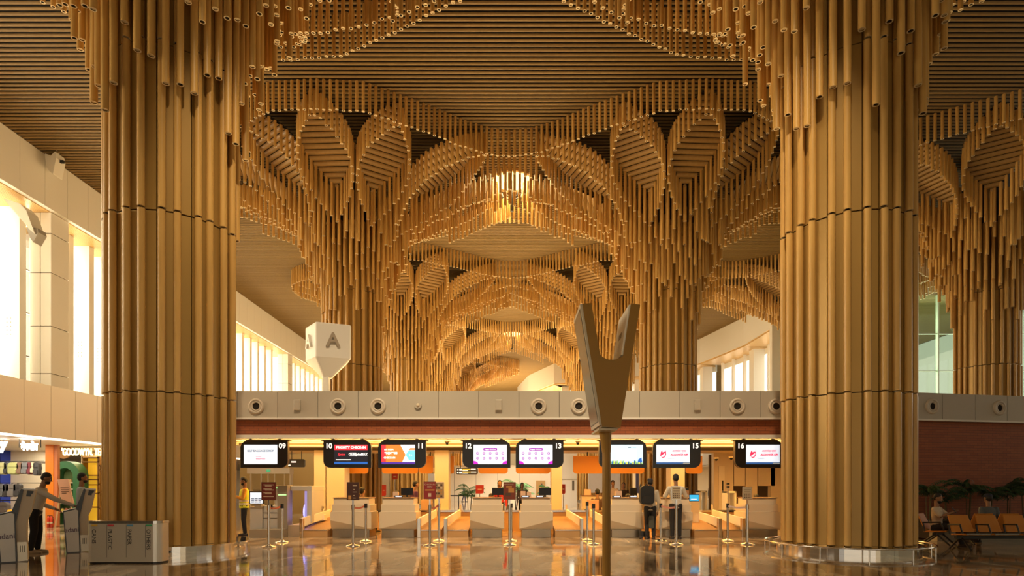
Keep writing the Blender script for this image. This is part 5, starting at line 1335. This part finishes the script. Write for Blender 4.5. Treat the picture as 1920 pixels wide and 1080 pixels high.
# ------------------------------------------------------------------ people: one continuous remeshed body each, clothes and hair as parts
SKIN = mat('skin_brown', (.30, .15, .075), .5); HAIR = mat('hair_black', (.012, .009, .008), .6)
def V3(*a): return Vector(a)
class Lump:
    """solid pieces merged by a voxel remesh into one skin"""
    def __init__(s): s.mb = MB(); s.m = None
    def limb(s, pts, rs, sx=1.):
        for a, b, ra, rb in zip(pts, pts[1:], rs, rs[1:]):
            s.mb.rod(a, b, ra, SKIN, rb, n=14); 
        for p, r in zip(pts, rs): s.mb.ball(p, (r, r, r), SKIN, 8, 12)
    def ell(s, c, r, rot=None):
        n0 = len(s.mb.v); s.mb.ball((0, 0, 0), r, SKIN, 10, 14)
        for i in range(n0, len(s.mb.v)):
            v = Vector(s.mb.v[i]); v = rot @ v if rot else v; s.mb.v[i] = tuple(v+Vector(c))
    def stack(s, rings, n=20):
        """rings: (centre, rx, ry, lean matrix)"""
        o = len(s.mb.v); vs = []
        for c_, rx, ry, R in rings:
            for i in range(n):
                t = 2*math.pi*i/n; vs.append(Vector(c_)+(R @ Vector((rx*math.cos(t), ry*math.sin(t), 0))))
        k = len(rings); fs = [tuple(range(n))[::-1], tuple(range((k-1)*n, k*n))]
        for q in range(k-1):
            for i in range(n): fs.append((q*n+i, q*n+(i+1) % n, (q+1)*n+(i+1) % n, (q+1)*n+i))
        s.mb.add(vs, fs, SKIN)
    def finish(s, name, parent, m, vox, smooth=4):
        o = s.mb.build('tmp'); md = o.modifiers.new('r', 'REMESH'); md.mode = 'VOXEL'; md.voxel_size = vox; md.use_smooth_shade = True
        if smooth: sm = o.modifiers.new('s', 'SMOOTH'); sm.iterations = smooth; sm.factor = .5
        me = bpy.data.meshes.new_from_object(o.evaluated_get(bpy.context.evaluated_depsgraph_get()))
        old = o.data; bpy.data.objects.remove(o); bpy.data.meshes.remove(old)
        me.materials.clear(); me.materials.append(m)
        me.polygons.foreach_set('material_index', [0]*len(me.polygons)); me.polygons.foreach_set('use_smooth', [True]*len(me.polygons))
        me.name = name; q = bpy.data.objects.new(name, me); COL.objects.link(q); q.parent = parent; return q
def cloth(n, c): return mat('cloth_'+n, c, .85, bump=(40, .25))

def person(label, loc, rz, shirt, trousers, shoes=(.03, .02, .015), Hh=1.72, sit=None, lean=0., la=None, ra=None, legs=None, head=(0., 0.), long_hair=False,
           sleeves='long', cap=None, vest=None, vox=.011, group=None, stride=0., beard=False):
    """faces -Y when rz=0; la/ra: (elbow, wrist) targets for the left/right arm; head=(yaw, pitch)"""
    r = thing('person', label, 'person', loc, rz, group); k = Hh/1.72
    seat = sit is not None
    hipz = (sit if seat else .93)
    R = Matrix.Rotation(lean, 3, 'X')            # lean forward (towards -Y)
    hip = V3(0, 0, hipz)
    def T(x, y, z): return hip+R @ V3(x, y, z)   # torso space above the hip
    neck0 = T(0, .01, .50); headc = T(0, -.02, .70)
    yaw, pitch = head
    HR = Matrix.Rotation(yaw, 3, 'Z') @ Matrix.Rotation(lean*.4+pitch, 3, 'X')
    def Hd(x, y, z): return headc+HR @ V3(x, y, z)
    sh = {s: T(s*.185, .01, .44) for s in (-1, 1)}
    arms = {}
    for s, tgt in ((-1, ra), (1, la)):
        if tgt is None: e = sh[s]+V3(s*.05, .03, -.29); w = e+V3(s*.0, -.06, -.25)
        else: e, w = V3(*tgt[0]), V3(*tgt[1])
        arms[s] = (sh[s], e, w)
    if legs is None:
        if seat: legs = {s: (V3(s*.09, 0, hipz), V3(s*.11, -.44, hipz+.03), V3(s*.11, -.46, .09)) for s in (-1, 1)}
        else: legs = {s: (V3(s*.085, 0, .90), V3(s*.095, -.02-s*stride*.5, .49), V3(s*.10, .02-s*stride, .085)) for s in (-1, 1)}
    # body
    b = Lump()
    b.stack([(T(0, .0, -.06), .13, .09, R), (T(0, 0, .02), .15, .10, R), (T(0, 0, .14), .125, .085, R), (T(0, -.005, .28), .15, .10, R), (T(0, 0, .40), .155, .095, R), (T(0, .01, .475), .10, .065, R), (T(0, .01, .50), .05, .05, R)])
    b.limb([T(0, .01, .46), headc+HR @ V3(0, .015, -.06)], [.058, .052])
    b.ell(Hd(0, .01, .03), (.076, .095, .100), HR); b.ell(Hd(0, -.03, -.045), (.055, .060, .062), HR)     # skull and jaw
    b.limb([Hd(0, -.085, .02), Hd(0, -.108, -.012)], [.009, .015]); b.ell(Hd(0, -.082, -.052), (.022, .012, .010), HR)   # nose and lips
    b.ell(Hd(0, -.083, .033), (.045, .010, .009), HR)
    for s in (-1, 1):
        b.ell(Hd(s*.078, .012, .0), (.010, .020, .032), HR)
        S_, E, W_ = arms[s]
        b.limb([S_, E, W_], [.048, .038, .026])
        d = (W_-E).normalized(); side = d.cross(V3(0, 0, 1)); side = side.normalized() if side.length > .1 else V3(0, 1, 0)
        if abs(d.z) > .8: side = V3(0, -1, 0)
        pc_ = W_+d*.055; b.limb([W_, W_+d*.04, W_+d*.085], [.024, .030, .027]); b.limb([W_+d*.04-side*.015, W_+d*.085-side*.022], [.02, .016]); b.limb([W_+d*.04+side*.015, W_+d*.085+side*.022], [.02, .016])
        curl = V3(0, 0, -1) if abs(d.z) < .8 else V3(-s, 0, 0)
        for i, (off, L) in enumerate(((-.030, .070), (-.010, .080), (.010, .076), (.028, .060))):
            p0 = W_+d*.088+side*off; p1 = p0+d*L*.5+curl*.006; p2 = p1+d*L*.42+curl*.022; b.limb([p0, p1, p2], [.0095, .009, .0078])
        t0 = W_+d*.03-side*.024; t1 = t0+d*.03-side*.025; b.limb([t0, t1, t1+d*.032], [.013, .011, .009])
        Hp, K, A = legs[s]
        b.limb([Hp, K, A], [.075, .050, .036]); f = (A-K); fd = V3(0, -1, 0)
        b.limb([A+V3(0, .03, -.04), A+V3(0, -.13, -.05)], [.032, .026])
    b.finish('body', r, SKIN, vox)
    # shirt
    t = Lump()
    t.stack([(T(0, 0, -.09 if not seat else -.02), .168, .125, R), (T(0, 0, .05), .163, .118, R), (T(0, 0, .16), .150, .108, R), (T(0, -.005, .29), .172, .122, R), (T(0, 0, .40), .172, .112, R), (T(0, .01, .465), .125, .085, R), (T(0, .012, .50), .070, .066, R)])
    for s in (-1, 1):
        S_, E, W_ = arms[s]
        if sleeves == 'long': t.limb([S_, E, W_+(E-W_)*.06], [.066, .053, .038])
        else: t.limb([S_, S_+(E-S_)*.85], [.068, .062])
    shirt_o = t.finish('shirt', r, cloth('%02d%02d%02d' % tuple(int(q*99) for q in shirt), shirt), max(vox, .012))
    if vest:
        v = Lump(); v.stack([(T(0, 0, -.10), .185, .145, R), (T(0, 0, .05), .180, .138, R), (T(0, 0, .16), .168, .128, R), (T(0, -.005, .29), .186, .14, R), (T(0, 0, .42), .175, .125, R), (T(0, .01, .47), .12, .10, R)])
        v.finish('safety_vest', r, cloth('vest', (.75, .78, .05)), .014)
        q = MB()
        for z in (.03, .12): q.lathe([(.19, z-.025), (.19, z+.025)], (0, 0, hipz), mat('reflective_band', (.75, .72, .62), .3), 24)
        o = q.build('reflective_band', r); o.scale = (1, .78, 1)
    # trousers
    t = Lump()
    t.limb([T(-.06, 0, -.03), T(.06, 0, -.03)], [.125, .125]); 
    for s in (-1, 1):
        Hp, K, A = legs[s]; t.limb([Hp, K, A+(K-A)*.06], [.098, .072, .056])
    t.finish('trousers', r, cloth('t%02d%02d%02d' % tuple(int(q*99) for q in trousers), trousers), max(vox, .012))
    for s in (-1, 1):
        A = legs[s][2]; t = Lump()
        t.limb([A+V3(0, .045, -.045), A+V3(0, -.02, -.04)], [.040, .042]); t.limb([A+V3(s*.005, -.06, -.048), A+V3(s*.012, -.165, -.055)], [.040, .030]); t.mb.box(A.x-.038, A.x+.045, A.y-.19, A.y+.08, A.z-.085, A.z-.06, SKIN)
        t.finish('shoe', r, mat('shoe_%02d%02d%02d' % tuple(int(q*99) for q in shoes), shoes, .5), .010, 2)
    # hair, brows, eyes
    t = Lump(); t.ell(Hd(0, .024, .062), (.082, .092, .082), HR); t.ell(Hd(0, .045, .02), (.080, .072, .085), HR)
    if long_hair: t.ell(Hd(0, .06, -.05), (.085, .055, .13), HR); t.ell(Hd(0, .02, .03), (.092, .08, .09), HR)
    hr = t.finish('hair', r, HAIR, .010, 2)
    if beard:
        t = Lump(); t.ell(Hd(0, -.040, -.062), (.060, .058, .050), HR); t.finish('beard', r, HAIR, .010, 2)
    if cap:
        t = Lump(); t.ell(Hd(0, .01, .075), (.088, .105, .070), HR); t.limb([Hd(-.03, -.10, .06), Hd(-.03, -.16, .05)], [.012, .010]); t.limb([Hd(.03, -.10, .06), Hd(.03, -.16, .05)], [.012, .010]); t.limb([Hd(0, -.10, .062), Hd(0, -.165, .05)], [.014, .010])
        t.finish('cap', r, cloth('cap', cap), .010, 2)
    e = MB()
    for s in (-1, 1) if vox < .0125 else ():
        e.ball(Hd(s*.031, -.079, .012), (.013, .010, .008), mat('eye_white', (.7, .66, .6), .3), 6, 10); e.ball(Hd(s*.031, -.087, .012), (.006, .005, .006), BLACK, 6, 8)
        e.rod(Hd(s*.016, -.090, .034), Hd(s*.048, -.084, .034), .004, HAIR, n=6)
    if vox < .0125: e.build('eyes', r)
    r.scale = (k, k, k)
    return r
BLK = (.015, .014, .016); NAVY = (.02, .025, .05)
# left: man reaching over to the second kiosk
Yq = 13.15; x = PX(68, Yq)
person('person in a white shirt and black trousers leaning to reach over the kiosk', (x-.02, Yq, 0), math.radians(112), (.62, .58, .52), BLK, (.35, .26, .16), 1.76, lean=.26,
       ra=((-.22, -.42, 1.16), (-.12, -.72, 1.02)), la=((.25, -.05, 1.05), (.22, -.28, .95)), head=(0, .30), beard=True, stride=.03)
person('person in a light blue shirt standing behind the kiosk by the recycling bin', (PX(153.5, 14.5), 14.5, 0), math.radians(120), (.42, .52, .60), BLK, Hh=1.76, beard=True, head=(.1, .05))
person('person in a yellow safety vest looking down, right edge of the left foreground column', (PX(458, 17.9), 17.9, 0), math.radians(-65), (.75, .35, .05), (.02, .022, .03), Hh=1.72, vest=True,
       la=((.22, -.05, 1.12), (.08, -.30, 1.20)), ra=((-.22, -.05, 1.12), (-.08, -.30, 1.20)), head=(0, .35), beard=True)
person('person in a cap seen from behind, wearing a black backpack at the counters', (PX(1219, 16.75), 16.75, 0), math.pi-.12, (.50, .43, .33), BLK, Hh=1.66,
       la=((.27, -.08, 1.08), (.20, -.33, 1.14)), ra=((-.24, .02, 1.05), (-.22, -.05, .80)), cap=(.02, .025, .045), head=(0, .15))
person('person in a pale shirt leaning on the counter under sign 15, seen from behind', (PX(1267, 16.8), 16.8, 0), math.pi, (.60, .55, .46), BLK, Hh=1.78,
       la=((.30, -.06, 1.12), (.16, -.34, 1.2)), ra=((-.30, -.06, 1.12), (-.16, -.34, 1.2)), sleeves='short', head=(0, .1))
# backpack and small bag with the man in the cap
bx, by = PX(1211, 16.62), 16.55
r = thing('backpack', 'black backpack worn by the person in the cap at the counters', 'backpack', (bx+.0, by-.02, .98))
c = MB(); c.prism_xz(rrect(-.19, .19, 0, .52, .12, 'all', 6), -.13, .08, mat('bag_black', (.012, .012, .013), .6)); c.build('body', r, bevel=.03)
c = MB(); c.prism_xz(rrect(-.14, .14, .03, .24, .05, 'all', 4), -.18, -.13, MATS['bag_black']); c.build('pocket', r, bevel=.02)
c = MB(); c.path([(-.03, 0, .51), (-.02, 0, .56), (.02, 0, .56), (.03, 0, .51)], .01, BLACK, 6); c.build('handle', r)
c = MB()
for q in (-.13, .13): c.path([(q, .08, .48), (q, .16, .56), (q, .33, .42), (q*1.1, .26, .1), (q, .08, .05)], .017, BLACK, 6)
c.build('strap', r)
r = thing('hand_bag', 'small dark bag hanging from the right hand of the person with the backpack', 'bag', (PX(1222.5, 16.6), 16.7, .30))
c = MB(); c.prism_xz(rrect(-.07, .07, 0, .36, .05, 'all', 5), -.06, .06, mat('bag_green_grey', (.06, .06, .05), .7)); c.build('body', r, bevel=.02)
c = MB(); c.path([(-.04, 0, .35), (-.02, 0, .48), (.02, 0, .48), (.04, 0, .35)], .008, BLACK, 6); c.build('handle', r)
c = MB(); c.box(-.13, .13, -.1, .1, .05, .22, BLACK); 
for q in (-.1, .1): c.rod((q, -.11, .04), (q, .11, .04), .04, KD)
o = c.build('cabin_case', None, (PX(1209, 16.9), 16.95, 0), bevel=.02); tag(o, 'small black wheeled case at the feet of the person with the backpack', 'luggage')
# agents and passengers behind the counters
person('person in a purple uniform standing behind the counter under sign 11', (PX(775, 18.7), 18.7, 0), math.radians(120), (.10, .03, .09), (.09, .03, .08), Hh=1.62, long_hair=False, lean=.10, vox=.014)
person('person with black hair seated behind the carton on the counter under sign 11', (PX(744, 19.2), 19.2, 0), math.radians(30), (.03, .03, .05), BLK, Hh=1.72, sit=.52, head=(0, .3), vox=.014)
person('person in dark clothes seated behind the counter of the dark brown notice', (PX(679, 18.7), 18.7, 0), math.radians(150), (.03, .03, .04), BLK, Hh=1.80, sit=.56, vox=.014)
person('person bending down with only the forehead above the counter under sign 12', (PX(921, 18.7), 18.7, 0), 0., (.1, .1, .15), BLK, Hh=1.70, sit=.44, head=(0, .35), vox=.013)
person('person with long hair and red clothes facing us behind the centre counters', (PX(937, 20.8), 20.8, 0), .1, (.50, .03, .03), (.02, .02, .03), Hh=1.66, long_hair=True, vox=.014)
person('person in a brown shirt seated with the back to us, left of the totem pole', (PX(1120, 21.4), 21.4, 0), math.pi+.2, (.10, .055, .04), BLK, Hh=1.78, sit=.52, vox=.013)
office_chair(1110, 21.25, 'office chair with a pinkish back beside the seated person in brown', math.pi, mat('chair_pink', (.55, .33, .26), .6))
person('person in a pale pinkish shirt standing right of the totem pole', (PX(1149, 24.5), 24.5, 0), .2, (.48, .40, .40), (.03, .03, .04), Hh=1.70, vox=.016)
person('person in black behind the counter, right of the one in the pale pinkish shirt', (PX(1169, 25), 25, 0), -.2, (.03, .02, .02), (.03, .02, .02), Hh=1.62, long_hair=True, vox=.016)
person('person seated low, only black hair over the counter next to the totem pole', (PX(1177, 18.3), 18.3, 0), math.pi, (.03, .03, .03), BLK, Hh=1.72, sit=.42, vox=.015)
person('person with black hair just visible above the rightmost counter', (PX(1418, 18.5), 18.5, 0), math.pi, (.05, .05, .06), BLK, Hh=1.72, sit=.40, vox=.015)
person('person in dark clothes standing at the gate behind the counter under sign 15', (PX(1335, 41), 41, 0), -.4, (.05, .07, .09), (.03, .04, .05), Hh=1.72, vox=.02, la=((.25, -.05, 1.15), (.1, -.3, 1.3)))
person('person in grey-violet clothes walking across the bright floor behind the counters', (PX(870, 60), 60, 0), math.radians(90), (.16, .14, .22), (.08, .07, .12), Hh=1.70, vox=.02, stride=.16)
person('person in white clothes near the timber door in the far background', (PX(1016, 50), 50, 0), .5, (.7, .68, .62), (.3, .28, .25), Hh=1.72, vox=.02)
person('person with dark hair standing behind the left carton under sign 13', (PX(979, 26), 26, 0), .2, (.12, .10, .10), BLK, Hh=1.62, long_hair=True, vox=.018)
# waiting area
person('person in a white shirt sitting with legs crossed and looking at a phone', (PERX, PERY, 0), PRZ, (.55, .45, .33), BLK, Hh=1.72, sit=.47, sleeves='short', head=(0, .25), beard=True,
       la=((.24, -.16, .74), (.05, -.34, .86)), ra=((-.24, -.14, .74), (-.06, -.32, .84)),
       legs={-1: (V3(-.09, 0, .47), V3(-.10, -.44, .50), V3(-.06, -.52, .09)), 1: (V3(.09, 0, .47), V3(.05, -.46, .58), V3(-.10, -.66, .28))})
c = MB(); c.box(-.04, .04, -.006, .006, -.075, .075, KD); o = c.build('phone', None, (PERX+.33*math.sin(PRZ), PERY-.37*math.cos(PRZ), .90)); o.rotation_euler = (-.6, 0, .8); tag(o, 'dark phone held by the person with crossed legs', 'phone')
person('person in a grey-blue shirt sitting on the rear bench, seen over the orange seats', (PX(1853, 15.25), 15.25, 0), math.pi, (.12, .14, .15), BLK, Hh=1.72, sit=.46, vox=.014, cap=(.04, .035, .03))
